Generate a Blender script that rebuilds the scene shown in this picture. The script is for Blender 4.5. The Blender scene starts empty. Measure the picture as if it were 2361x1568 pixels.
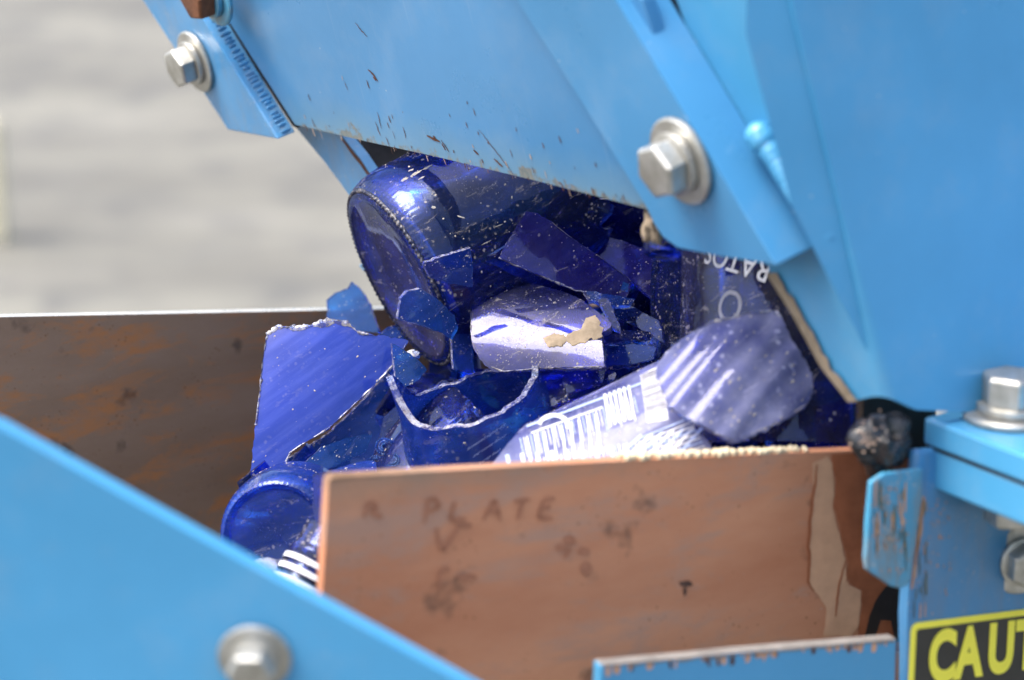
import bpy, bmesh, math, random
from mathutils import Vector, Matrix, noise
from mathutils.geometry import delaunay_2d_cdt
random.seed(7)
C = bpy.context.scene.collection
sc = bpy.context.scene
PI = math.pi
# ------------------------------------------------------------------ camera
F = 5700.0; W2, H2 = 1180.5, 784.0          # focal length and centre in units of the studied picture (2361 x 1568)
CAM = Vector((0, 0, 1.30)); PITCH = math.radians(16)
RX = Vector((1, 0, 0)); FW = Vector((0, math.cos(PITCH), -math.sin(PITCH))); UP = Vector((0, math.sin(PITCH), math.cos(PITCH)))
def c2w(x, y, z): return RX * x + UP * y + FW * z
def ray(u, v): return c2w((u - W2) / F, -(v - H2) / F, 1.0)
def P(u, v, d): return CAM + ray(u, v) * d
def hit(u, v, pl):
    p, n = pl; r = ray(u, v)
    return CAM + r * ((p - CAM).dot(n) / r.dot(n))
def off(pl, h): return (pl[0] + pl[1] * h, pl[1])
cd = bpy.data.cameras.new('camera'); co = bpy.data.objects.new('camera', cd); C.objects.link(co)
cd.lens = 36 * F / 2361; cd.sensor_width = 36; cd.clip_start = 0.02; cd.clip_end = 300
co.location = CAM; co.rotation_euler = (PI / 2 - PITCH, 0, 0)
cd.dof.use_dof = True; cd.dof.focus_distance = 1.085; cd.dof.aperture_fstop = 6.2; cd.dof.aperture_blades = 9
sc.camera = co
# ------------------------------------------------------------------ light
SUN = Vector((-0.47, -0.10, 0.88)).normalized()
w = bpy.data.worlds.new('World'); sc.world = w; w.use_nodes = True
nt = w.node_tree; bg = nt.nodes['Background']; sky = nt.nodes.new('ShaderNodeTexSky')
sky.sky_type = 'NISHITA'; sky.sun_disc = False
sky.sun_elevation = math.asin(SUN.z); sky.sun_rotation = math.atan2(SUN.x, SUN.y)
sky.dust_density = 5.0; sky.air_density = 1.0
nt.links.new(sky.outputs[0], bg.inputs[0]); bg.inputs[1].default_value = 0.15
sl = bpy.data.lights.new('sun', 'SUN'); so = bpy.data.objects.new('sun', sl); C.objects.link(so)
sl.energy = 1.3; sl.angle = math.radians(30); sl.color = (1, 0.95, 0.87)
so.rotation_euler = SUN.to_track_quat('Z', 'Y').to_euler(); so.location = (0, 0, 4)
vs = sc.view_settings; vs.view_transform = 'Standard'; vs.look = 'None'; vs.gamma = 1; vs.use_curve_mapping = False
vs.exposure = 1.75
cy = sc.cycles
cy.max_bounces = 24; cy.transmission_bounces = 18; cy.transparent_max_bounces = 40; cy.glossy_bounces = 8; cy.diffuse_bounces = 5
cy.caustics_reflective = False; cy.caustics_refractive = True; cy.blur_glossy = 0.6
cy.sample_clamp_indirect = 6.0
cy.use_denoising = True
try: cy.denoiser = 'OPENIMAGEDENOISE'
except Exception: pass
# ------------------------------------------------------------------ node helpers
def newmat(name):
    m = bpy.data.materials.new(name); m.use_nodes = True
    t = m.node_tree; t.nodes.clear()
    o = t.nodes.new('ShaderNodeOutputMaterial')
    return m, t, o
def N(t, kind, **kw):
    n = t.nodes.new(kind)
    for k, v in kw.items():
        if k.startswith('i_'):
            key = k[2:]
            key = int(key) if key.isdigit() else key.replace('_', ' ')
            n.inputs[key].default_value = v
        else: setattr(n, k, v)
    return n
def L(t, a, b): t.links.new(a, b)
def coords(t, scale=(1, 1, 1), kind='Object', rot=(0, 0, 0), loc=(0, 0, 0)):
    tc = N(t, 'ShaderNodeTexCoord'); mp = N(t, 'ShaderNodeMapping')
    mp.inputs['Scale'].default_value = scale; mp.inputs['Rotation'].default_value = rot; mp.inputs['Location'].default_value = loc
    L(t, tc.outputs[kind], mp.inputs[0]); return mp.outputs[0]
def coords_rs(t, rot, scale, loc=(0, 0, 0)):
    a = coords(t, (1, 1, 1), 'Object', rot, loc); mp = N(t, 'ShaderNodeMapping'); mp.inputs['Scale'].default_value = scale
    L(t, a, mp.inputs[0]); return mp.outputs[0]
def noi(t, vec, scale, detail=4, rough=0.55, dist=0.0):
    n = N(t, 'ShaderNodeTexNoise'); n.inputs['Scale'].default_value = scale; n.inputs['Detail'].default_value = detail
    n.inputs['Roughness'].default_value = rough; n.inputs['Distortion'].default_value = dist
    L(t, vec, n.inputs['Vector']); return n.outputs['Fac']
def vor(t, vec, scale):
    n = N(t, 'ShaderNodeTexVoronoi'); n.inputs['Scale'].default_value = scale
    L(t, vec, n.inputs['Vector']); return n.outputs['Distance']
def mr(t, fac, a, b, c=0.0, d=1.0):
    n = N(t, 'ShaderNodeMapRange'); n.clamp = True
    for i, v in enumerate((a, b, c, d)): n.inputs[i + 1].default_value = v
    L(t, fac, n.inputs[0]); return n.outputs[0]
def mth(t, op, a, b):
    n = N(t, 'ShaderNodeMath', operation=op); n.use_clamp = op in ('ADD',)
    for i, v in enumerate((a, b)):
        if isinstance(v, (int, float)): n.inputs[i].default_value = v
        else: L(t, v, n.inputs[i])
    return n.outputs[0]
def mixc(t, fac, a, b):
    n = N(t, 'ShaderNodeMix', data_type='RGBA')
    if isinstance(fac, float): n.inputs[0].default_value = fac
    else: L(t, fac, n.inputs[0])
    for i, v in ((6, a), (7, b)):
        if isinstance(v, tuple): n.inputs[i].default_value = (*v, 1)
        else: L(t, v, n.inputs[i])
    return n.outputs[2]
def mixs(t, fac, a, b):
    n = N(t, 'ShaderNodeMixShader')
    if isinstance(fac, float): n.inputs[0].default_value = fac
    else: L(t, fac, n.inputs[0])
    L(t, a, n.inputs[1]); L(t, b, n.inputs[2]); return n.outputs[0]
def bump(t, h, strength, dist=0.001):
    n = N(t, 'ShaderNodeBump'); n.inputs['Strength'].default_value = strength; n.inputs['Distance'].default_value = dist
    L(t, h, n.inputs['Height']); return n.outputs[0]
def princ(t, col, rough=0.5, metal=0.0, normal=None, coat=0.0, spec=0.5):
    b = N(t, 'ShaderNodeBsdfPrincipled')
    if isinstance(col, tuple): b.inputs['Base Color'].default_value = (*col, 1)
    else: L(t, col, b.inputs['Base Color'])
    if isinstance(rough, float): b.inputs['Roughness'].default_value = rough
    else: L(t, rough, b.inputs['Roughness'])
    b.inputs['Metallic'].default_value = metal; b.inputs['Coat Weight'].default_value = coat
    b.inputs['Coat Roughness'].default_value = 0.12; b.inputs['Specular IOR Level'].default_value = spec
    if normal is not None: L(t, normal, b.inputs['Normal'])
    return b.outputs[0]
M = {}
RUST = (0.10, 0.045, 0.02)
def paint(name, base=(0.056, 0.268, 0.475), rust_edge=False, dirty=0.0, rough=0.33):
    m, t, o = newmat(name); v = coords(t)
    c = mixc(t, mr(t, noi(t, v, 9, 5, 0.6), 0.35, 0.7), tuple(x * 0.90 for x in base), tuple(min(1, x * 1.06 + 0.008) for x in base))
    # dust film, chips
    film = mr(t, noi(t, v, 30, 6, 0.7), 0.5, 0.8, 0.0, 0.16 + dirty * 0.45)
    c = mixc(t, film, c, (0.33, 0.36, 0.37))
    sp = mr(t, vor(t, v, 140), 0.07, 0.04); gate = mr(t, noi(t, v, 34, 2), 0.56, 0.62)
    c = mixc(t, mth(t, 'MULTIPLY', sp, mth(t, 'MULTIPLY', gate, 0.7)), c, (0.5, 0.5, 0.47))
    sp2 = mr(t, vor(t, coords(t, loc=(3, 1, 2)), 75), 0.05, 0.03); g2 = mr(t, noi(t, v, 26, 2), 0.6, 0.64)
    c = mixc(t, mth(t, 'MULTIPLY', sp2, g2), c, RUST)
    if dirty:
        st = mr(t, noi(t, coords(t, (110, 110, 22)), 1, 5, 0.7), 0.46, 0.64, 0.0, dirty)
        c = mixc(t, st, c, (0.20, 0.15, 0.09))
        s3 = mr(t, vor(t, v, 420), 0.30, 0.2); g3 = mr(t, noi(t, v, 110, 3), 0.48, 0.6, 0.0, dirty)
        c = mixc(t, mth(t, 'MULTIPLY', s3, g3), c, (0.50, 0.42, 0.34))
    if rust_edge:
        uv = N(t, 'ShaderNodeUVMap'); sx = N(t, 'ShaderNodeSeparateXYZ'); L(t, uv.outputs[0], sx.inputs[0])
        uvv = coords(t, (1, 1, 1), 'UV')
        nz = noi(t, uvv, 160, 6, 0.75); nb = noi(t, uvv, 28, 3)
        lim = mth(t, 'ADD', mth(t, 'MULTIPLY', mr(t, nz, 0.35, 0.75), 0.011), mth(t, 'MULTIPLY', mr(t, nb, 0.52, 0.72), 0.012))
        r = mr(t, mth(t, 'SUBTRACT', sx.outputs[1], mth(t, 'SUBTRACT', lim, 0.0032)), 0.0012, -0.0012)
        rc = mixc(t, mr(t, noi(t, uvv, 420, 4), 0.35, 0.65), (0.055, 0.03, 0.018), (0.21, 0.12, 0.06))
        c = mixc(t, mth(t, 'MULTIPLY', r, 0.82), c, rc)
        # grey-green film above the rust
        f2 = mr(t, mth(t, 'SUBTRACT', sx.outputs[1], mth(t, 'MULTIPLY', nb, 0.022)), 0.008, -0.012, 0, 0.45)
        c = mixc(t, f2, c, (0.18, 0.26, 0.24))
        # long diagonal scuffs running down the panel
        sc_ = noi(t, coords(t, (260, 9, 1), 'UV', rot=(0, 0, 0.22)), 1, 5, 0.6)
        c = mixc(t, mr(t, sc_, 0.62, 0.78, 0, 0.28), c, (0.36, 0.42, 0.48))
    rg = mr(t, noi(t, v, 22, 5, 0.65), 0.3, 0.7, rough - 0.06, rough + 0.12)
    nrm = bump(t, noi(t, v, 260, 4, 0.6), 0.08, 0.0006)
    L(t, princ(t, c, rg, 0, nrm, 0.12), o.inputs[0]); M[name] = m; return m
paint('blue paint'); paint('gate paint', (0.055, 0.205, 0.40), rust_edge=True, rough=0.30); paint('bracket paint', (0.046, 0.205, 0.40), rough=0.3); paint('dirty blue paint', (0.055, 0.27, 0.43), dirty=0.75)
paint('scuffed blue paint', (0.055, 0.225, 0.44), dirty=0.22)
def steel(name, c1, c2, c3, rough=0.55, metal=0.15, scale=1.0, band=False):
    m, t, o = newmat(name); v = coords(t); vh = coords(t, (1, 1, 3.0))
    c = mixc(t, mr(t, noi(t, vh, 8 * scale, 6, 0.65), 0.32, 0.68), c1, c2)
    c = mixc(t, mr(t, noi(t, vh, 21 * scale, 8, 0.72, 0.4), 0.49, 0.62, 0, 0.85), c, c3)
    c = mixc(t, mr(t, noi(t, coords(t, (1, 1, 1), loc=(5, 2, 1)), 36, 4), 0.63, 0.70, 0, 0.55), c, (0.035, 0.028, 0.024))
    pit = mr(t, vor(t, v, 330), 0.22, 0.12); g = mr(t, noi(t, v, 60, 3), 0.5, 0.62)
    c = mixc(t, mth(t, 'MULTIPLY', pit, mth(t, 'MULTIPLY', g, 0.7)), c, (0.16, 0.065, 0.02))
    sp = mr(t, vor(t, coords(t, loc=(2, 7, 1)), 210), 0.05, 0.03)
    c = mixc(t, mth(t, 'MULTIPLY', sp, 0.6), c, (0.45, 0.42, 0.38))
    if band:
        uv = N(t, 'ShaderNodeUVMap'); sx = N(t, 'ShaderNodeSeparateXYZ'); L(t, uv.outputs[0], sx.inputs[0])
        nb = noi(t, coords(t, (1, 1, 1), 'UV'), 45, 5, 0.65)
        c = mixc(t, mr(t, mth(t, 'SUBTRACT', sx.outputs[1], mth(t, 'MULTIPLY', nb, 0.020)), 0.006, -0.009, 0, 0.75), c, (0.23, 0.165, 0.115))
        c = mixc(t, mr(t, mth(t, 'SUBTRACT', sx.outputs[1], mth(t, 'MULTIPLY', nb, 0.006)), 0.0005, -0.002, 0, 0.8), c, (0.13, 0.075, 0.04))
    rg = mr(t, noi(t, vh, 40, 6), 0.3, 0.7, rough - 0.12, rough + 0.15)
    nrm = bump(t, noi(t, v, 420, 6, 0.7), 0.25, 0.0006)
    L(t, princ(t, c, rg, metal, nrm, 0.0, 0.22), o.inputs[0]); M[name] = m
steel('orange primer', (0.40, 0.155, 0.078), (0.53, 0.255, 0.142), (0.37, 0.215, 0.15), 0.55, 0.0, 0.8, True)
steel('mill steel', (0.22, 0.135, 0.083), (0.30, 0.20, 0.135), (0.42, 0.17, 0.06), 0.42, 0.0)
def simple(name, col, rough=0.5, metal=0.0, var=0.25, scale=60, bmp=0.15, col2=None):
    m, t, o = newmat(name); v = coords(t)
    c2 = col2 or tuple(x * (1 - var) for x in col)
    c = mixc(t, mr(t, noi(t, v, scale, 6, 0.65), 0.35, 0.68), col, c2)
    nrm = bump(t, noi(t, v, scale * 6, 5, 0.65), bmp, 0.0008)
    L(t, princ(t, c, mr(t, noi(t, v, scale * 2, 4), 0.3, 0.7, max(0.05, rough - 0.08), rough + 0.1), metal, nrm, 0.0, 0.2 if rough > 0.55 and not metal else 0.5), o.inputs[0]); M[name] = m
simple('zinc', (0.54, 0.54, 0.51), 0.38, 0.8, 0.3, 110, 0.2, (0.30, 0.29, 0.25))
simple('bare glint edge', (0.75, 0.68, 0.58), 0.3, 0.7, 0.25, 120, 0.1)  # bare metal brightened so the top face carries the rim's glint
simple('rusty bolt', (0.20, 0.075, 0.03), 0.65, 0.2, 0.6, 120, 0.4, (0.07, 0.03, 0.016))
simple('rust mark', (0.13, 0.055, 0.028), 0.8, 0, 0.6, 200, 0.2, (0.05, 0.026, 0.018))
simple('dried mud', (0.30, 0.24, 0.17), 0.9, 0, 0.4, 140, 0.5)
simple('mud run', (0.62, 0.345, 0.20), 0.75, 0, 0.25, 50, 0.2)
simple('wet rust', (0.35, 0.112, 0.048), 0.6, 0, 0.4, 60, 0.2)
simple('brown black', (0.03, 0.018, 0.012), 0.4, 0, 0.5, 60, 0.2)
simple('dark spot', (0.11, 0.06, 0.045), 0.8, 0, 0.4, 150, 0.1)
simple('marker', (0.385, 0.165, 0.094), 0.8, 0, 0.3, 150, 0.1)
simple('pale scuff', (0.46, 0.33, 0.25), 0.8, 0, 0.3, 150, 0.1)
simple('black rubber', (0.016, 0.017, 0.02), 0.28, 0, 0.4, 130, 0.12, (0.008, 0.008, 0.009))
simple('belt and shade black', (0.02, 0.02, 0.022), 0.7, 0, 0.4, 60, 0.3)
simple('sign black', (0.02, 0.02, 0.018), 0.45, 0, 0.4, 90, 0.05, (0.035, 0.034, 0.03))
simple('sign yellow', (0.93, 0.84, 0.08), 0.45, 0, 0.08, 90, 0.05)
simple('seam dark', (0.02, 0.017, 0.015), 0.9)
simple('print white', (0.60, 0.61, 0.66), 0.55, 0, 0.35, 300, 0.1)
simple('print blue', (0.36, 0.45, 0.72), 0.55, 0, 0.3, 300, 0.1)
simple('print grey', (0.25, 0.25, 0.30), 0.55, 0, 0.4, 300, 0.1)
simple('mud smear', (0.30, 0.285, 0.26), 0.9, 0, 0.5, 500, 0.2)
simple('grit', (0.42, 0.385, 0.34), 0.85, 0, 0.5, 500, 0.2)
simple('olive grime', (0.13, 0.15, 0.11), 0.8, 0, 0.4, 200, 0.2)
simple('edge grime', (0.21, 0.195, 0.18), 0.8, 0, 0.35, 120, 0.2)
simple('cream paint', (0.62, 0.56, 0.40), 0.6)
def concrete():
    m, t, o = newmat('concrete'); v = coords(t); vs_ = coords(t, (0.45, 1.5, 1))
    c = mixc(t, mr(t, noi(t, vs_, 1.3, 6, 0.6), 0.34, 0.66), (0.082, 0.080, 0.068), (0.155, 0.152, 0.126))
    c = mixc(t, mr(t, noi(t, v, 5, 5, 0.6), 0.50, 0.64, 0, 0.7), c, (0.062, 0.063, 0.060))
    sp = mr(t, vor(t, v, 2.6), 0.17, 0.10); g = mr(t, noi(t, v, 1.1, 2), 0.45, 0.6)
    c = mixc(t, mth(t, 'MULTIPLY', sp, mth(t, 'MULTIPLY', g, 0.6)), c, (0.06, 0.06, 0.056))
    c = mixc(t, mr(t, noi(t, vs_, 2.7, 4, 0.6), 0.56, 0.68, 0, 0.6), c, (0.178, 0.173, 0.150))
    L(t, princ(t, c, 0.85, 0, bump(t, noi(t, v, 80, 6), 0.3, 0.004)), o.inputs[0]); M['concrete'] = m
concrete()
# glass: thin blue bottle glass, part refracting, part clear-through, under dust
def glass(name, tint, dust=0.35, streak=0.3, seed=0.0, wave=0.25, film=0.06, spk=330, glow=0.0, gr=0.03, gcol=(0.030, 0.085, 0.58), dc=((0.34, 0.31, 0.30), (0.50, 0.46, 0.42))):
    m, t, o = newmat(name); v = coords(t, loc=(seed, seed * 0.7, -seed))
    hn = noi(t, v, 55, 2, 0.4, 0.3)
    nrm = bump(t, hn, wave, 0.0016)
    g = N(t, 'ShaderNodeBsdfGlass', i_Roughness=0.015, i_IOR=1.5); g.inputs[0].default_value = (*tint, 1); L(t, nrm, g.inputs['Normal'])
    tr = N(t, 'ShaderNodeBsdfTransparent'); tr.inputs[0].default_value = (*tint, 1)
    gl = N(t, 'ShaderNodeBsdfGlossy', i_Roughness=gr); L(t, nrm, gl.inputs['Normal'])
    fr = N(t, 'ShaderNodeFresnel', i_IOR=1.52); L(t, nrm, fr.inputs['Normal'])
    tv = mixc(t, mr(t, noi(t, coords(t, (1, 1, 2.2), rot=(0.5, 0.6, 0.3), loc=(seed, 2, 1)), 30, 4, 0.6, 0.8), 0.36, 0.66), tuple(x * 0.55 for x in tint), tuple(min(0.97, x * 1.12) for x in tint))  # uneven tint paints in bands of inner reflection
    L(t, tv, tr.inputs[0]); L(t, tv, g.inputs[0])
    body = mixs(t, 0.58, g.outputs[0], mixs(t, fr.outputs[0], tr.outputs[0], gl.outputs[0]))
    if glow:  # blue diffuse layer paints in light scattered inside the glass
        tb_ = N(t, 'ShaderNodeBsdfTranslucent'); tb_.inputs[0].default_value = (0.07, 0.14, 0.85, 1)
        db_ = N(t, 'ShaderNodeBsdfPrincipled', i_Roughness=0.08); 
        sk = noi(t, coords_rs(t, (0.0, 0.60, 0.0), (16, 60, 240)), 1, 4, 0.6)  # paler streaks painted as highlights along the glass
        L(t, mixc(t, mr(t, sk, 0.42, 0.68), gcol, tuple(min(1, x * 1.25 + 0.05) for x in gcol)), db_.inputs['Base Color'])
        body = mixs(t, glow, body, mixs(t, 0.35, db_.outputs[0], tb_.outputs[0]))
    # dirt: fine specks in patches, streaky smears, a thin film that also paints sheen on some pieces
    nzv = N(t, 'ShaderNodeTexNoise', i_Scale=spk * 0.9, i_Detail=2.0); L(t, v, nzv.inputs['Vector'])
    vd = N(t, 'ShaderNodeVectorMath', operation='MULTIPLY_ADD'); L(t, nzv.outputs['Color'], vd.inputs[0]); vd.inputs[1].default_value = (0.0022,) * 3; L(t, v, vd.inputs[2])
    s1 = mr(t, vor(t, vd.outputs[0], spk), 0.30, 0.14); s2 = mr(t, noi(t, v, 75, 4, 0.6), 0.50, 0.66)
    s3 = mr(t, noi(t, v, spk * 3.0, 3, 0.7), 0.60, 0.72); s4 = mr(t, noi(t, coords(t, loc=(seed + 2, 1, seed)), 40, 4, 0.65), 0.45, 0.7)
    k1 = mth(t, 'MULTIPLY', mth(t, 'MULTIPLY', s1, s2), dust)
    k2 = mth(t, 'MULTIPLY', mth(t, 'MULTIPLY', s3, s4), dust * 0.9)
    sm = mr(t, noi(t, coords_rs(t, (0.0, 0.52, 0.0), (1, 1, 3.2), (seed, 0, 1)), 70, 7, 0.74, 0.7), 0.575, 0.66, 0, streak)
    d = mth(t, 'ADD', mth(t, 'ADD', k1, k2), mth(t, 'ADD', sm, mr(t, noi(t, v, 28, 5, 0.6), 0.35, 0.75, film * 0.3, film * 1.6)))
    df = N(t, 'ShaderNodeBsdfDiffuse'); L(t, mixc(t, noi(t, v, 200, 2), *dc), df.inputs[0])
    tl = N(t, 'ShaderNodeBsdfTranslucent'); tl.inputs[0].default_value = (0.30, 0.30, 0.36, 1)
    L(t, mixs(t, d, body, mixs(t, 0.3, df.outputs[0], tl.outputs[0])), o.inputs[0]); M[name] = m; return m
COB = (0.16, 0.42, 0.92); VIO = (0.21, 0.25, 0.86); AZU = (0.19, 0.54, 0.95); NAV = (0.15, 0.33, 0.82)
glass('cobalt glass', COB, 0.35, 0.2, 1.0, film=0.01, glow=0.22, gcol=(0.010, 0.08, 0.48)); glass('violet glass', VIO, 0.45, 0.2, 2.0, film=0.02, glow=0.18, gcol=(0.022, 0.02, 0.36))
glass('azure glass', AZU, 0.2, 0.10, 3.0, film=0.01, glow=0.24, gcol=(0.012, 0.12, 0.50)); glass('navy glass', NAV, 0.6, 0.3, 4.0, film=0.012, glow=0.06, gcol=(0.010, 0.05, 0.28))
glass('dusty glass', NAV, 0.95, 0.55, 5.0, film=0.06, dc=((0.26, 0.25, 0.38), (0.48, 0.44, 0.42))); glass('grimy glass', NAV, 0.85, 0.32, 6.0, wave=0.35, film=0.012, spk=340, glow=0.06, gcol=(0.012, 0.075, 0.34))
glass('pale sheen glass', (0.17, 0.22, 0.75), 0.95, 0.25, 7.0, film=0.40, spk=240, glow=0.15, dc=((0.30, 0.32, 0.56), (0.50, 0.50, 0.62)))  # lavender sky reflection put into the film and dust colour
glass('bowl glass', AZU, 0.35, 0.15, 9.0, film=0.01, glow=0.38, gcol=(0.012, 0.055, 0.34)); glass('centre glass', VIO, 0.28, 0.4, 10.0, film=0.06, wave=0.2, spk=480, glow=0.06, gr=0.05)
glass('base sheen glass', NAV, 0.8, 0.6, 11.0, film=0.10, wave=0.3, glow=0.15, gcol=(0.03, 0.06, 0.28), dc=((0.26, 0.25, 0.34), (0.42, 0.38, 0.36)))  # grey-lavender sheen of the base disc put into film and dust colour
glass('bright glass', (0.2, 0.32, 0.92), 0.15, 0.10, 8.0, wave=0.15, film=0.03, glow=0.5)
def fracture():
    m, t, o = newmat('fracture edge'); v = coords(t)
    g = N(t, 'ShaderNodeBsdfGlass', i_Roughness=0.12, i_IOR=1.5); g.inputs[0].default_value = (0.35, 0.5, 0.9, 1)
    L(t, bump(t, noi(t, v, 500, 5), 0.6, 0.001), g.inputs['Normal'])
    d = N(t, 'ShaderNodeBsdfDiffuse'); L(t, mixc(t, noi(t, v, 260, 3), (0.36, 0.39, 0.52), (0.20, 0.18, 0.17)), d.inputs[0])  # pale tone: dirt, with edge reflections put into the colour
    L(t, mixs(t, mr(t, noi(t, v, 330, 5, 0.7), 0.44, 0.64, 0.08, 0.7), g.outputs[0], d.outputs[0]), o.inputs[0]); M['fracture edge'] = m
    m, t, o = newmat('dark fracture'); v = coords(t)
    g3 = N(t, 'ShaderNodeBsdfGlass', i_Roughness=0.1, i_IOR=1.5); g3.inputs[0].default_value = (0.10, 0.16, 0.4, 1)
    d3 = princ(t, mixc(t, mr(t, noi(t, v, 420, 4, 0.7), 0.48, 0.66), (0.010, 0.013, 0.03), (0.24, 0.22, 0.20)), 0.3)
    L(t, mixs(t, 0.65, g3.outputs[0], d3), o.inputs[0]); M['dark fracture'] = m
    m, t, o = newmat('white fracture'); v = coords(t)
    cc = mixc(t, mr(t, noi(t, v, 240, 5, 0.7), 0.40, 0.62), (0.30, 0.31, 0.39), (0.19, 0.17, 0.16))  # grey-white tone includes painted edge glints
    d = princ(t, cc, 0.25)
    g2 = N(t, 'ShaderNodeBsdfGlass', i_Roughness=0.08, i_IOR=1.5); g2.inputs[0].default_value = (0.22, 0.36, 0.85, 1)
    L(t, bump(t, noi(t, v, 600, 4), 0.5, 0.001), g2.inputs['Normal'])
    L(t, mixs(t, mr(t, noi(t, coords(t, loc=(4, 4, 1)), 170, 5, 0.75), 0.42, 0.58, 0.15, 1.0), g2.outputs[0], d), o.inputs[0]); M['white fracture'] = m
fracture()
# ------------------------------------------------------------------ object helpers
ORG = {}; DEC = set()
def link(name, bm, mats, parent=None, smooth=False, origin=None, angle=None):
    bmesh.ops.recalc_face_normals(bm, faces=[f for f in bm.faces if id(bm) not in DEC or all(len(e.link_faces) == 2 for e in f.edges)])
    DEC.discard(id(bm))
    if origin is None:
        lo = Vector([min(v.co[i] for v in bm.verts) for i in range(3)]); hi = Vector([max(v.co[i] for v in bm.verts) for i in range(3)])
        origin = (lo + hi) / 2
    bmesh.ops.translate(bm, verts=bm.verts[:], vec=-origin)
    me = bpy.data.meshes.new(name); bm.to_mesh(me); bm.free()
    for k in (mats if isinstance(mats, (list, tuple)) else [mats]): me.materials.append(M[k])
    if smooth:
        for p in me.polygons: p.use_smooth = True
        if angle: me.set_sharp_from_angle(angle=math.radians(angle))
    o = bpy.data.objects.new(name, me); C.objects.link(o); ORG[o] = origin.copy()
    if parent is not None: o.parent = parent; o.location = origin - ORG[parent]
    else: o.location = origin
    return o
def tag(o, label=None, cat=None, group=None, kind=None):
    for k, v in (('label', label), ('category', cat), ('group', group), ('kind', kind)):
        if v: o[k] = v
    return o
def thing(name, loc, label, cat, group=None):
    o = bpy.data.objects.new(name, None); C.objects.link(o); o.location = loc; o.empty_display_size = 0.02
    ORG[o] = Vector(loc); return tag(o, label, cat, group)
def prism(bm, pts, vec, bevel=0.0, mat=0, seg=2):
    """closed plate: polygon pts (front face) pushed along vec"""
    a = [bm.verts.new(p) for p in pts]; b = [bm.verts.new(p + vec) for p in pts]; n = len(pts)
    fs = [bm.faces.new(a), bm.faces.new(b[::-1])] + [bm.faces.new((a[i], b[i], b[(i + 1) % n], a[(i + 1) % n])) for i in range(n)]
    for f in fs: f.material_index = mat
    if bevel:
        es = {e for f in fs for e in f.edges}
        r = bmesh.ops.bevel(bm, geom=list(es), offset=bevel, segments=seg, profile=0.5, affect='EDGES', clamp_overlap=True)
        for f in r['faces']: f.material_index = mat
def ribbon(bm, pts, n, wid, mat, lift=0.00025):
    """thin raised stroke along world points on a surface with normal n"""
    DEC.add(id(bm))
    for i in range(len(pts) - 1):
        d = (pts[i + 1] - pts[i]); 
        if d.length < 1e-7: continue
        d.normalize(); s = d.cross(n).normalized()
        w0 = wid * (0.35 + 0.65 * math.sin(PI * (i + 0.4) / len(pts))); w1 = wid * (0.35 + 0.65 * math.sin(PI * (i + 1.2) / len(pts)))
        q = [pts[i] - s * w0, pts[i] + s * w0, pts[i + 1] + s * w1, pts[i + 1] - s * w1]
        f = bm.faces.new([bm.verts.new(p + n * lift) for p in q]); f.material_index = mat; f.normal_update()
        if f.normal.dot(n) < 0: f.normal_flip()
def patch(bm, pts, n, mat, lift=0.0003):
    DEC.add(id(bm))
    f = bm.faces.new([bm.verts.new(p + n * lift) for p in pts]); f.material_index = mat; f.normal_update()
    if f.normal.dot(n) < 0: f.normal_flip()
def rough_line(pts, step, amp, seed):
    out = []
    for i in range(len(pts)):
        a = Vector(pts[i]); b = Vector(pts[(i + 1) % len(pts)]); k = max(1, int((b - a).length / step))
        for j in range(k):
            q = a.lerp(b, j / k); nn = noise.noise_vector(Vector((q.x / step * 0.7, q.y / step * 0.7, seed))) + 0.5 * noise.noise_vector(Vector((q.x / step * 2.3, q.y / step * 2.3, seed + 9)))
            out.append((q.x + nn.x * amp, q.y + nn.y * amp))
    return out
def set_uv(o, org, e1, e2):
    me = o.data; uv = me.uv_layers.new(name='UVMap'); base = ORG[o]
    for lp in me.loops:
        p = me.vertices[lp.vertex_index].co + base - org
        uv.data[lp.index].uv = (p.dot(e1), p.dot(e2))
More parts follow.
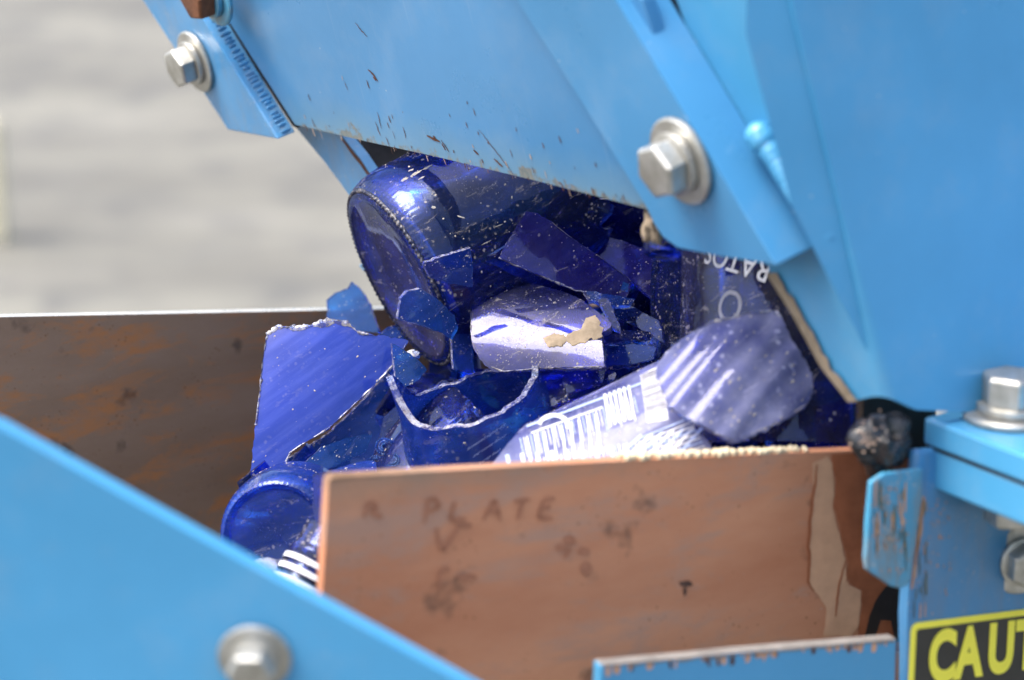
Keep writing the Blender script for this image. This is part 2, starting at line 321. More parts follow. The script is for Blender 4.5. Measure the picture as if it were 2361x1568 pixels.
def hexbolt(parent, pos, n, s=1.0, roll=0.2, mats=('zinc', 'zinc'), label=None, hh=0.0085):
    q = n.to_track_quat('Z', 'Y').to_matrix().to_4x4(); T = Matrix.Translation(pos) @ q @ Matrix.Rotation(roll, 4, 'Z') @ Matrix.Scale(s, 4)
    def turned(prof, seg=48):
        bm = bmesh.new(); rings = []
        for r, z in prof: rings.append([bm.verts.new((r * math.cos(2 * PI * k / seg), r * math.sin(2 * PI * k / seg), z)) for k in range(seg)])
        for a, b in zip(rings, rings[1:]):
            for k in range(seg): bm.faces.new((a[k], a[(k + 1) % seg], b[(k + 1) % seg], b[k]))
        bm.faces.new(rings[0][::-1]); bm.faces.new(rings[-1]); bmesh.ops.transform(bm, matrix=T, verts=bm.verts[:]); return bm
    bm = bmesh.new(); R = 0.0112; z0 = 0.0062; seg = 6
    rows = [(R, z0), (R, z0 + hh - 0.0012), (R * 0.9, z0 + hh), (R * 0.62, z0 + hh + 0.0001)]
    rings = [[bm.verts.new((r * math.cos(2 * PI * k / seg), r * math.sin(2 * PI * k / seg), z)) for k in range(seg)] for r, z in rows]
    for a, b in zip(rings, rings[1:]):
        for k in range(seg): bm.faces.new((a[k], a[(k + 1) % seg], b[(k + 1) % seg], b[k]))
    bm.faces.new(rings[0][::-1]); bm.faces.new(rings[-1])
    bmesh.ops.bevel(bm, geom=bm.edges[:], offset=0.0005, segments=2, affect='EDGES', profile=0.5)
    bmesh.ops.transform(bm, matrix=T, verts=bm.verts[:])
    b = link('bolt', bm, mats[0], parent)
    if label: b['label'] = label
    link('washer', turned([(0.0162, 0.0003), (0.0172, 0.0008), (0.0172, 0.0022), (0.0164, 0.0028), (0.012, 0.0029)]), mats[1], b, True, angle=35)
    link('lock_washer', turned([(0.0112, 0.003), (0.0122, 0.0035), (0.0122, 0.0057), (0.0114, 0.0061)]), mats[1], b, True, angle=35)
    return b
def text_mesh(s, bold=0.0, res=6):
    cu = bpy.data.curves.new('t', 'FONT'); cu.body = s; cu.offset = bold; cu.resolution_u = res; cu.align_x = 'LEFT'
    to = bpy.data.objects.new('t', cu); C.objects.link(to)
    me = bpy.data.meshes.new_from_object(to.evaluated_get(bpy.context.evaluated_depsgraph_get()))
    vs_ = [(v.co.x, v.co.y) for v in me.vertices]; fs = [tuple(p.vertices) for p in me.polygons]
    bpy.data.objects.remove(to); bpy.data.curves.remove(cu); bpy.data.meshes.remove(me)
    return vs_, fs
def add_text(bm, s, f, bold=0.0, mat=0, cuts=0):
    vs_, fs = text_mesh(s, bold)
    b2 = bmesh.new(); vv = [b2.verts.new((x, y, 0)) for x, y in vs_]
    for fc in fs:
        try: b2.faces.new([vv[i] for i in fc])
        except ValueError: pass
    if cuts: bmesh.ops.subdivide_edges(b2, edges=b2.edges[:], cuts=cuts, use_grid_fill=True)
    bmesh.ops.triangulate(b2, faces=b2.faces[:])
    mp = {v: bm.verts.new(f(v.co.x, v.co.y)) for v in b2.verts}
    for fc in b2.faces:
        nf = bm.faces.new([mp[v] for v in fc.verts]); nf.material_index = mat
    b2.free()
# ------------------------------------------------------------------ setting
bm = bmesh.new(); bmesh.ops.create_grid(bm, x_segments=8, y_segments=8, size=90)
tag(link('ground', bm, 'concrete'), 'pale grey weathered concrete yard far below and behind the machine', None, None, 'structure')
# ------------------------------------------------------------------ machine planes
NG = c2w(-0.80, -0.38, -0.454).normalized()                 # the discharge gate leans out and faces left
GATE = (P(680, 290, 1.19), NG)
EG = (hit(1490, 480, GATE) - hit(680, 290, GATE)).normalized(); EGU = EG.cross(NG)
if EGU.z < 0: EGU = -EGU
WD = Vector((0.83, 0.56, 0)).normalized(); GD = Vector((0.54, -0.84, 0)).normalized(); VZ = Vector((0, 0, 1))
NS = Vector((WD.y, -WD.x, 0))                               # side faces of the trough, towards the camera
# ---- hopper
hop = thing('crusher_hopper', hit(1500, 480, GATE) + Vector((0, 0, -0.02)), 'large blue painted steel hopper with bolted discharge gate above the broken glass', 'hopper')
A = off(GATE, 0)
pts = [(340, -250), (510, 20), (596, 156), (680, 290), (840, 325), (1000, 360), (1250, 420), (1490, 482), (1520, 490), (1640, 500), (1560, 250), (1480, 0), (1300, -250)]
bm = bmesh.new(); prism(bm, [hit(u, v, A) for u, v in pts], -NG * 0.006, 0.0008)
# scratches and chips on the gate (same sheet)
scr = [([(1105, 298), (1130, 330), (1160, 368), (1185, 402)], 0.0005), ([(820, 52), (832, 68), (848, 84)], 0.0006), ([(850, 160), (862, 172), (872, 186)], 0.0012), ([(862, 178), (868, 184)], 0.0016),
       ([(985, 312), (1000, 320), (1015, 326)], 0.0013), ([(1000, 314), (1006, 322)], 0.0018), ([(1018, 322), (1036, 350)], 0.0007), ([(1092, 345), (1104, 356)], 0.0012), ([(870, 258), (880, 296)], 0.0005),
       ([(930, 292), (936, 318)], 0.0005), ([(866, 280), (878, 312)], 0.0006), ([(1020, 330), (1028, 345)], 0.001), ([(1140, 366), (1160, 384)], 0.0011), ([(1290, 420), (1300, 430)], 0.0009), ([(1330, 150), (1336, 156)], 0.0010)]
for q, wd in scr:
    pp = [hit(u, v, A) for u, v in rough_line(q, 6, 2.2, 3.0)[:-1]]
    pp = []
    for i in range(len(q) - 1):
        for k in range(5):
            u = q[i][0] + (q[i + 1][0] - q[i][0]) * k / 5 + random.uniform(-1.2, 1.2); v = q[i][1] + (q[i + 1][1] - q[i][1]) * k / 5
            pp.append(hit(u, v, A))
    pp.append(hit(*q[-1], A)); ribbon(bm, pp, NG, wd * 0.5, 1)
for k in range(70):                                          # fine scuffs leaning with the gate, thickest near the rusty lip
    tt = random.random() ** 1.0; h = random.random() ** 2.4 * 150 + 4
    u = 700 + 760 * tt + random.uniform(-10, 10); v = 290 + 190 * (u - 680) / 810 - h
    ln = random.uniform(5, 20); pp = [hit(u + ln * 0.35 * j / 4 + random.uniform(-.8, .8), v + ln * j / 4, A) for j in range(5)]
    ribbon(bm, pp, NG, random.uniform(0.00012, 0.0004), 1 if random.random() < 0.75 else 2)
g = link('gate_panel', bm, ['gate paint', 'rust mark', 'pale scuff'], hop)
set_uv(g, hit(680, 290, GATE), EG, EGU)
# dark gap strip beside the gate
bm = bmesh.new(); prism(bm, [hit(u, v, off(GATE, -0.0005)) for u, v in [(332, -250), (502, 20), (588, 156), (674, 290), (684, 296), (600, 156), (514, 20), (345, -250)]], -NG * 0.006)
link('seam', bm, 'seam dark', hop)
# left bracket: a thick bar bolted over the gate
LB = off(GATE, 0.010)
bm = bmesh.new(); prism(bm, [hit(u, v, LB) for u, v in [(167, -250), (330, 0), (525, 300), (640, 322), (440, 0), (285, -250)]], -NG * 0.0105, 0.0009)
lb = link('bracket', bm, ['scuffed blue paint'], hop)
bm = bmesh.new()
for k in range(30):                                          # torch-cut ripples down the bar's edge
    f = (k + random.uniform(-0.3, 0.3)) / 30; u = 452 + (640 - 452) * f + 7; v = 20 + (322 - 20) * f - 6
    a = hit(u, v, LB) ; c = a - NG * 0.004 + EG * 0.0002
    m4 = Matrix.Translation(c) @ EG.to_track_quat('Z', 'Y').to_matrix().to_4x4()
    r = bmesh.ops.create_uvsphere(bm, u_segments=8, v_segments=6, radius=1.0)
    ax = NG; 
    for v_ in r['verts']:
        x, y, z = v_.co; v_.co = c + NG * (x * (0.0022 + 0.0014 * ((k * 7) % 5) / 5)) + EGU * (y * 0.0012) + EG * (z * 0.00028)
link('cut_ripple', bm, 'scuffed blue paint', lb, True)
hexbolt(hop, hit(455, 140, LB), NG, 0.92, 0.35)
hexbolt(hop, hit(497, -22, off(LB, 0.0)), NG, 1.0, 0.1, ('rusty bolt', 'dirty blue paint'), 'rusty bolt head over a paint-covered washer')
# right bracket
RB = off(GATE, 0.006)
bm = bmesh.new(); prism(bm, [hit(u, v, RB) for u, v in [(1035, -250), (1192, 0), (1345, 240), (1494, 478), (1506, 515), (1528, 548), (1562, 573), (1670, 592), (1790, 613), (1605, 306), (1420, 0), (1270, -250)]], -NG * 0.0205, 0.0007)
link('bracket', bm, 'bracket paint', hop)
hexbolt(hop, hit(1576, 368, RB), NG, 0.99, 0.30)
# bent side sheet: return flange + broad side wall
SP = off(GATE, -0.015)
F1 = hit(1825, 0, SP); F2 = hit(2042, 912, SP); fd = (F2 - F1).normalized()
NSIDE = fd.cross(WD).normalized()
if NSIDE.y > 0: NSIDE = -NSIDE
SIDE = (F1, NSIDE)
def fold(f): return F1 + (F2 - F1) * f
bm = bmesh.new()
T0 = F1 - fd * 0.06
s_out = [(1775, 628), (1835, 722), (1900, 842), (1965, 925), (2005, 916)]
vF = [bm.verts.new(p) for p in (T0, fold(0), fold(0.5), fold(1))]
vS = [bm.verts.new(hit(u, v, SP)) for u, v in [(1500, -250), (1560, 0), (1680, 330)] + s_out]
bm.faces.new(vF + vS[::-1])
vP = [bm.verts.new(hit(u, v, SIDE)) for u, v in [(2900, -260), (2920, 400), (2920, 985), (2112, 945)]]
bm.faces.new(vF[::-1] + vP)
fe = [e for e in bm.edges if e.verts[0] in vF and e.verts[1] in vF]
bmesh.ops.bevel(bm, geom=fe, offset=0.006, segments=5, affect='EDGES', profile=0.5)
bmesh.ops.recalc_face_normals(bm, faces=bm.faces[:])
if sum((f.normal.dot(-FW) * f.calc_area()) for f in bm.faces) < 0: bmesh.ops.reverse_faces(bm, faces=bm.faces[:])
bmesh.ops.solidify(bm, geom=bm.faces[:], thickness=0.004)
for f in [((1775, 628), (1835, 722), (1900, 842), (1965, 925))]:
    q = rough_line(list(f), 9, 2.5, 5.0)[:-1]; q = [p for p in q if p[1] >= 620]
    line = []
    for i in range(len(f) - 1):
        for k in range(8): line.append((f[i][0] + (f[i + 1][0] - f[i][0]) * k / 8, f[i][1] + (f[i + 1][1] - f[i][1]) * k / 8))
    line.append(f[-1])
    pa = [hit(u - 4, v, SP) for u, v in line]; pb = [hit(u + 18 + 9 * noise.noise(Vector((v * 0.05, 0, 0))), v - 2, SP) for u, v in line]
    for i in range(len(line) - 1):
        ff = bm.faces.new([bm.verts.new(p + NG * 0.0012) for p in (pa[i], pb[i], pb[i + 1], pa[i + 1])]); ff.material_index = 1
side = link('side_panel', bm, ['blue paint', 'dried mud'], hop, True, angle=25)
# weld bead
bm = bmesh.new(); pth = [(1768, 302), (1800, 345), (1840, 410), (1880, 472), (1922, 540)]
for i in range(60):
    f = i / 59 * 4; k = min(3, int(f)); f -= k
    u = pth[k][0] + (pth[k + 1][0] - pth[k][0]) * f; v = pth[k][1] + (pth[k + 1][1] - pth[k][1]) * f
    c = hit(u, v, SP) + NG * 0.004; rr = 0.0040 * (1 + 0.12 * math.sin(i * 1.9)) * (1.25 if i < 5 or i > 54 else 1)
    bmesh.ops.create_uvsphere(bm, u_segments=10, v_segments=8, radius=rr, matrix=Matrix.Translation(c))
link('weld_bead', bm, 'blue paint', hop, True)
# far flange and far wall of the hopper
SF = off(GATE, -0.012)
far = [(560, 120), (684, 296), (750, 375), (813, 458), (838, 520), (822, 556), (852, 600), (826, 612), (866, 656), (905, 700), (945, 560), (900, 470), (862, 412), (828, 362), (796, 322), (700, 180)]
bm = bmesh.new(); prism(bm, [hit(u, v, SF) for u, v in far], -NG * 0.005, 0.0006)
for (a, b) in (((792, 318), (866, 416)), ((866, 416), (905, 480))):
    pp = [hit(a[0] + (b[0] - a[0]) * k / 8 - 4 + random.uniform(-1.5, 1.5), a[1] + (b[1] - a[1]) * k / 8, SF) for k in range(9)]
    ribbon(bm, pp, NG, 0.0016, 1)
link('far_flange', bm, ['scuffed blue paint', 'rust mark'], hop)
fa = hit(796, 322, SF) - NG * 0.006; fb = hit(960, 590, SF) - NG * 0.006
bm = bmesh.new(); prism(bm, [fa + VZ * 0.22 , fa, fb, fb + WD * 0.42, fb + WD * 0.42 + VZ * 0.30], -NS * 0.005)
link('far_wall', bm, 'belt and shade black', hop)  # near-black coat puts the dark interior's shade into the colour
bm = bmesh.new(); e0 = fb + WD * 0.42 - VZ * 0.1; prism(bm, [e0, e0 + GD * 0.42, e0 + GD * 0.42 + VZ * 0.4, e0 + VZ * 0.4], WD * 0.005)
link('end_wall', bm, 'belt and shade black', hop)  # same near-black, keeping the hopper's inside dark
# ---- support post
POST = (P(2100, 1300, 0.935), NS)
post = thing('support_post', hit(2230, 1640, POST), 'blue steel support post with flange, zinc bolts and a yellow and black caution label', 'post')
bm = bmesh.new(); prism(bm, [hit(u, v, POST) for u, v in [(2112, 1040), (2900, 975), (2900, 1660), (2086, 1660), (2092, 1420), (2100, 1300)]], -NS * 0.005, 0.002, seg=3)
COLM = bm
COLM_READY = True
K = P(2131, 962, 0.930); Kb = K + Vector((-0.10, 1, 0)).normalized() * 0.034
def slab(k, z, th, mat, name, g=0.16):
    dz = Vector((0, 0, z)); a = k + dz; b = Kb + dz + (k - K)
    bm = bmesh.new(); prism(bm, [a, a + GD * g, a + GD * g + WD * 0.22, b + WD * 0.26], VZ * -th, 0.0012)
    return link(name, bm, mat, post)
slab(K, 0, 0.0105, 'blue paint', 'flange')
K2 = K + Vector((0.001, 0.0005, -0.0115)); slab(K2, 0, 0.0155, 'blue paint', 'flange')
bm = bmesh.new(); a = K + Vector((0, 0, -0.0104)); prism(bm, [a + GD * 0.0005 + WD * 0.0008, a + GD * 0.118 + WD * .0008, a + GD * 0.118 + WD * 0.1, a + WD * 0.05], VZ * -0.0014)
link('seam', bm, 'seam dark', post)
TOPP = (K, VZ); BOTP = (K2 + Vector((0, 0, -0.0155)), VZ)
bp = hit(2330, 966, TOPP); hexbolt(post, bp, VZ, 1.05, 0.55, hh=0.0108)
hexbolt(post, hit(2335, 1128, BOTP), -VZ, 0.92, 0.2)
hexbolt(post, hit(2350, 1288, POST), (NS + Vector((-0.30, -0.1, 0.0))).normalized(), 0.82, 0.5)
# mud-spattered side tab
TAB = off(POST, 0.0016)
bm = bmesh.new(); prism(bm, [hit(u, v, TAB) for u, v in [(2010, 1112), (2040, 1092), (2128, 1080), (2126, 1145), (2100, 1340), (2090, 1352), (2076, 1358), (2054, 1352), (2000, 1314), (1997, 1290), (2003, 1200)]], -NS * 0.0024, 0.0006)
def drips(bm, pl, box, n, wmin, wmax, lmin, lmax, mats, lean=0.0):
    for k in range(n):
        u = random.uniform(box[0], box[2]); v = random.uniform(box[1], box[3]); l_ = random.uniform(lmin, lmax)
        pp = [hit(u + lean * l_ * j / 5 + random.uniform(-1, 1), v + l_ * j / 5, pl) for j in range(6)]
        ribbon(bm, pp, pl[1], random.uniform(wmin, wmax), random.choice(mats), 0.0003)
drips(bm, TAB, (2015, 1100, 2095, 1250), 30, 0.0002, 0.0006, 10, 80, (1, 1, 2))
drips(bm, TAB, (2010, 1120, 2095, 1330), 60, 0.0003, 0.0008, 2, 7, (2, 3))
link('side_tab', bm, ['dirty blue paint', 'olive grime', 'mud run', 'pale scuff'], post)
bm = bmesh.new(); prism(bm, [hit(u, v, (P(2050, 960, 0.962), NS)) for u, v in [(1990, 915), (2160, 900), (2160, 1045), (2085, 1060), (1985, 1045)]], -NS * 0.004, 0.0008)
link('gap_plate', bm, 'brown black', post)  # near-black plate filling the gap below the side panel
drips(COLM, POST, (2106, 1140, 2135, 1400), 26, 0.0002, 0.0006, 4, 60, (1, 1, 2, 3))
drips(COLM, POST, (2100, 1140, 2190, 1420), 50, 0.0002, 0.0006, 2, 6, (2, 3))
drips(COLM, POST, (2122, 1140, 2130, 1150), 3, 0.0006, 0.0010, 120, 230, (2,), -0.12)
link('column', COLM, ['scuffed blue paint', 'olive grime', 'mud run', 'pale scuff'], post)
# caution label
SG = off(POST, 0.0005); so_ = hit(2100, 1437, POST); sx_ = (hit(2361, 1404, POST) - so_).normalized(); sy_ = VZ.copy()
def rrect(x0, y0, x1, y1, r, lift):
    out = []
    for cx, cy_, a0 in ((x1 - r, y1 - r, 0), (x0 + r, y1 - r, 90), (x0 + r, y0 + r, 180), (x1 - r, y0 + r, 270)):
        for k in range(7):
            a = math.radians(a0 + 15 * k); out.append(so_ + sx_ * (cx + r * math.cos(a)) + sy_ * (cy_ + r * math.sin(a)) + NS * lift)
    return out
bm = bmesh.new(); prism(bm, rrect(0, -0.075, 0.125, 0, 0.0035, 0.0006), -NS * 0.0004)
cl = link('caution_label', bm, 'sign yellow', post)
bm = bmesh.new(); prism(bm, rrect(0.0026, -0.0724, 0.1224, -0.0026, 0.0012, 0.00075), -NS * 0.0001)
link('label_field', bm, 'sign black', cl)
bm = bmesh.new()
for i, ch in enumerate('CAUTION'):
    x0 = (0.0066, 0.0182, 0.0318, 0.0440, 0.0545, 0.0590, 0.0715)[i]
    add_text(bm, ch, lambda x, y: so_ + sx_ * (x0 * 1.27 + 0.0012 + x * 0.0205) + sy_ * (-0.0246 + y * 0.0285) + NS * 0.0010, bold=0.045)
link('lettering', bm, 'sign yellow', cl)
# ---- trough plates
FP = (P(757, 1100, 0.875), None); d1 = P(1960, 1040, 0.968) - FP[0]; d1.z = 0; d1.normalize(); NF = Vector((d1.y, -d1.x, 0)); FP = (FP[0], NF)
bm = bmesh.new()
top = [(757, 1112), (762, 1103), (774, 1099), (1000, 1087), (1250, 1073), (1500, 1060), (1800, 1046), (1960, 1040), (2200, 1030)]
prism(bm, [hit(u, v, FP) for u, v in top + [(2200, 1660), (728, 1660), (742, 1390)]], -NF * 0.006, 0.0009)
def fpoly(pts, mat, lift, amp=3, seed=1.0, step=10): patch(bm, [hit(u, v, FP) for u, v in rough_line(pts, step, amp, seed)], NF, mat, lift)
fpoly([(1872, 1066), (1905, 1050), (1918, 1070), (1922, 1120), (1918, 1175), (1935, 1230), (1948, 1290), (1955, 1350), (1985, 1360), (1980, 1440), (1960, 1466), (1900, 1466), (1905, 1400), (1868, 1350), (1862, 1250), (1876, 1150)], 1, 0.0003, 3, 2.0)
fpoly([(1915, 1046), (2110, 1040), (2100, 1500), (1985, 1500), (1978, 1470), (1986, 1362), (1958, 1345), (1950, 1285), (1938, 1228), (1922, 1170), (1926, 1115)], 2, 0.0004, 3, 3.0)
fpoly([(2060, 1330), (2110, 1330), (2110, 1480), (2062, 1480), (2052, 1430), (2030, 1430), (2014, 1475), (1992, 1475), (2002, 1420), (2025, 1370)], 3, 0.0005, 2, 4.0)
0 and fpoly([(1790, 1066), (1870, 1062), (1868, 1082), (1840, 1095), (1800, 1090)], 2, 0.0004, 4, 5.0, 7)
for q, wd, mt in [([(1882, 1070), (1880, 1105), (1872, 1150), (1866, 1200), (1862, 1260), (1866, 1300), (1860, 1340), (1875, 1362)], 0.0007, 2), ([(1948, 1290), (1935, 1340), (1928, 1390), (1925, 1420)], 0.0005, 2),
                  ([(1955, 1300), (1950, 1340)], 0.0004, 2)]:
    pp = []
    for i in range(len(q) - 1):
        for k in range(4): pp.append(hit(q[i][0] + (q[i + 1][0] - q[i][0]) * k / 4 + random.uniform(-1.5, 1.5), q[i][1] + (q[i + 1][1] - q[i][1]) * k / 4, FP))
    pp.append(hit(*q[-1], FP)); ribbon(bm, pp, NF, wd, mt, 0.0006)
# stains with their own shapes
for (u, v, a, b, mt, s) in [(1312, 1245, 14, 12, 4, 1), (1350, 1310, 13, 16, 4, 2), (1292, 1262, 12, 8, 4, 3), (1345, 1270, 14, 9, 4, 4), (1580, 1345, 15, 7, 7, 5), (1578, 1362, 4, 10, 7, 6), (1070, 1210, 20, 6, 4, 7), (1075, 1330, 26, 8, 4, 8)]:
    pl = [(u + a * math.cos(k * 0.4) * (1 + 0.35 * noise.noise(Vector((k * 0.5, s, 0)))), v + b * math.sin(k * 0.4) * (1 + 0.35 * noise.noise(Vector((k * 0.5, s, 4))))) for k in range(16)]
    patch(bm, [hit(*p, FP) for p in pl], NF, mt, 0.0005)
# pale yellow grains: the sunlit stretch of the top rim put into colour
for k in range(150):
    u = 1440 + 430 * random.random(); c = hit(u, 1060 - (u - 1500) * 0.0455 - 3, FP) - NF * random.uniform(0.0008, 0.005) + VZ * 0.0002
    r = bmesh.ops.create_icosphere(bm, subdivisions=1, radius=random.uniform(0.0007, 0.0018), matrix=Matrix.Translation(c))
    for v_ in r['verts']:
        for f in v_.link_faces: f.material_index = 6
simple('sunlit rim', (0.62, 0.53, 0.36), 0.8, 0, 0.3, 300, 0.3)
fpl = tag(link('wear_plate', bm, ['orange primer', 'mud run', 'wet rust', 'brown black', 'marker', 'pale scuff', 'sunlit rim', 'dark spot']), 'orange-brown primed steel plate with faint handwriting in front of the broken glass', 'steel plate')
set_uv(fpl, hit(757, 1100, FP), d1, -VZ)
# handwriting
bm = bmesh.new()
STK = [[(838, 1192), (846, 1160), (860, 1158), (868, 1170), (852, 1178)], [(852, 1178), (880, 1192)], [(978, 1205), (986, 1150), (1004, 1150), (1012, 1166), (988, 1180)], [(1048, 1155), (1036, 1196), (1072, 1196)], [(1112, 1198), (1140, 1152), (1152, 1198)], [(1122, 1180), (1150, 1178)],
       [(1184, 1156), (1220, 1150)], [(1204, 1152), (1194, 1196)], [(1252, 1152), (1240, 1192), (1272, 1194)], [(1248, 1170), (1268, 1168)], [(1252, 1152), (1278, 1148)],
       [(1005, 1215), (1010, 1245), (1020, 1268), (1040, 1240), (1062, 1205)], [(1010, 1330), (1016, 1315), (1030, 1308), (1034, 1316)], [(1010, 1360), (1016, 1330)], [(1300, 1285), (1314, 1262)]]
for q in STK:
    pp = []
    for i in range(len(q) - 1):
        for k in range(4): pp.append(hit(q[i][0] + (q[i + 1][0] - q[i][0]) * k / 4, q[i][1] + (q[i + 1][1] - q[i][1]) * k / 4, FP))
    pp.append(hit(*q[-1], FP)); ribbon(bm, pp, NF, 0.0009, 0, 0.0007)
link('handwriting', bm, 'marker', fpl)
# rear plate
RPp = P(905, 712, 1.262); RP = (RPp, NS)
bm = bmesh.new(); prism(bm, [hit(u, v, RP) for u, v in [(-160, 733), (0, 731), (450, 722), (905, 712), (1300, 704), (1900, 690), (1900, 1500), (-160, 1500)]], -NS * 0.006, 0.0008)
for f in bm.faces: 
    f.normal_update()
    if abs(f.normal.z) > 0.7 and f.calc_center_median().z > RPp.z - 0.02: f.material_index = 1
tag(link('wear_plate', bm, ['mill steel', 'bare glint edge']), 'dark brown rusty steel plate with bright top rim at the back left of the trough', 'steel plate')
# belt under the glass
bz = P(1000, 1500, 1.0).z - 0.10
bm = bmesh.new(); b0 = Vector((*(hit(700, 1500, RP).xy), bz)) - WD * 0.35 + NS * 0.004
prism(bm, [b0, b0 + WD * 1.1, b0 + WD * 1.1 + NS * 0.40, b0 + NS * 0.40], VZ * -0.012)
tag(link('conveyor_belt', bm, 'belt and shade black'), 'black rubber conveyor belt at the bottom of the glass pile', 'belt')
# front rail
RL = (P(1390, 1532, 0.880), NF)
bm = bmesh.new(); prism(bm, [hit(u, v, RL) for u, v in [(1384, 1532), (1700, 1505), (2070, 1472), (2062, 1700), (1376, 1700)]], -NF * 0.006, 0.0012)
lo_ = [(1390 + 670 * k / 44, 1532 - 59.5 * k / 44) for k in range(45)]
for i in range(44):
    a0 = lo_[i]; a1 = lo_[i + 1]; h0 = 4 + 6 * noise.noise(Vector((i * 0.37, 1, 2))) + 5 * noise.noise(Vector((i * 1.3, 1, 2))); h1 = 4 + 6 * noise.noise(Vector(((i + 1) * 0.37, 1, 2))) + 5 * noise.noise(Vector(((i + 1) * 1.3, 1, 2)))
    patch(bm, [hit(a0[0], a0[1] + 2, RL), hit(a1[0], a1[1] + 2, RL), hit(a1[0], a1[1] + 2 + max(3, h1), RL), hit(a0[0], a0[1] + 2 + max(3, h0), RL)], NF, 3, 0.0004)
for f in bm.faces:
    f.normal_update()
    if abs(f.normal.z) > 0.6 and f.calc_center_median().z > hit(2062, 1530, RL).z - 0.012: f.material_index = 3
for k in range(46):
    u = 1395 + 660 * random.random(); v = 1532 - (u - 1384) * 0.0885 + 3; l_ = random.uniform(3, 26) ** 1.0
    pp = [hit(u + random.uniform(-2, 2), v + l_ * j / 4, RL) for j in range(5)]; ribbon(bm, pp, NF, random.uniform(0.0004, 0.0013), 1 if random.random() < .8 else 2)
tag(link('frame_rail', bm, ['blue paint', 'mud run', 'rust mark', 'edge grime']), 'blue steel frame rail with rusty top edge below the orange-brown plate', 'rail')
# diagonal guard in the foreground
ND = c2w(-0.05, -0.30, -0.95).normalized(); DG = (P(500, 1300, 0.775), ND)
gd = thing('guard_plate', hit(500, 1560, DG), 'blurred blue guard plate slanting across the lower left foreground with one round bolt', 'guard')
bm = bmesh.new(); prism(bm, [hit(u, v, DG) for u, v in [(-120, 920), (0, 987), (350, 1182), (700, 1375), (1060, 1573), (1300, 1705), (-120, 1705)]], -ND * 0.008, 0.0015)
link('panel', bm, 'blue paint', gd)
bo = hexbolt(gd, hit(588, 1512, DG), (ND - UP * 0.15).normalized(), 0.68, 0.0, hh=0.012)
# black rubber plug
bm = bmesh.new(); bmesh.ops.create_icosphere(bm, subdivisions=6, radius=1.0)
pc = P(2034, 1022, 0.925)
for v_ in bm.verts:
    p = v_.co.copy(); n1 = noise.noise(p * 1.0 + Vector((3, 1, 4))); n2 = abs(noise.noise(p * 1.5 + Vector((7, 2, 0)))); 
    k = 1 + 0.42 * n1 - 0.38 * n2 + 0.10 * math.sin(6.5 * (p.x * 0.75 - p.y * 0.5) + 3.0 * n1) + 0.012 * noise.noise(p * 7)
    p = p * k; v_.co = pc + RX * (p.x * 0.0122) + UP * (p.y * 0.0128) + FW * (p.z * 0.012)
for k in range(34):
    a = random.uniform(0, 2 * PI); u = 2000 + random.gauss(0, 13); v = 1010 + random.gauss(0, 26)
    r = bmesh.ops.create_icosphere(bm, subdivisions=1, radius=random.uniform(0.0002, 0.0006), matrix=Matrix.Translation(P(u, v, 0.9135 + 0.002 * random.random())))
    for v_ in r['verts']:
        for f in v_.link_faces: f.material_index = 1
tag(link('rubber_plug', bm, ['black rubber', 'pale scuff'], None, True), 'black crumpled rubber plug stuck in the corner between hopper and post', 'rubber plug')
# pale stake far behind
gz = hit(6, 560, (Vector((0, 0, 0)), VZ)); sw = 0.03
bm = bmesh.new(); prism(bm, [gz + Vector((-0.06, 0, 0)), gz + Vector((0.008, 0, 0)), gz + Vector((0.004, 0, 0.25)), gz + Vector((-0.004, 0, 0.27)), gz + Vector((-0.06, 0, 0.275))], Vector((0, 0.05, 0)), 0.004)
tag(link('stake', bm, 'cream paint'), 'pale cream wooden stake on the concrete at the far left edge', 'stake')
# mud clump in the notch of the gate
bm = bmesh.new(); bmesh.ops.create_icosphere(bm, subdivisions=4, radius=1.0); pc = P(1506, 522, 0.965)
for v_ in bm.verts:
    p = v_.co * (1 + 0.5 * noise.noise(v_.co * 1.8 + Vector((1, 5, 2))) + 0.15 * noise.noise(v_.co * 6)); v_.co = pc + RX * p.x * 0.0042 + UP * p.y * 0.0068 + FW * p.z * 0.005
tag(link('mud_clump', bm, 'dried mud', None, True), 'beige clump of dried mud wedged in the notch below the gate corner', 'mud')
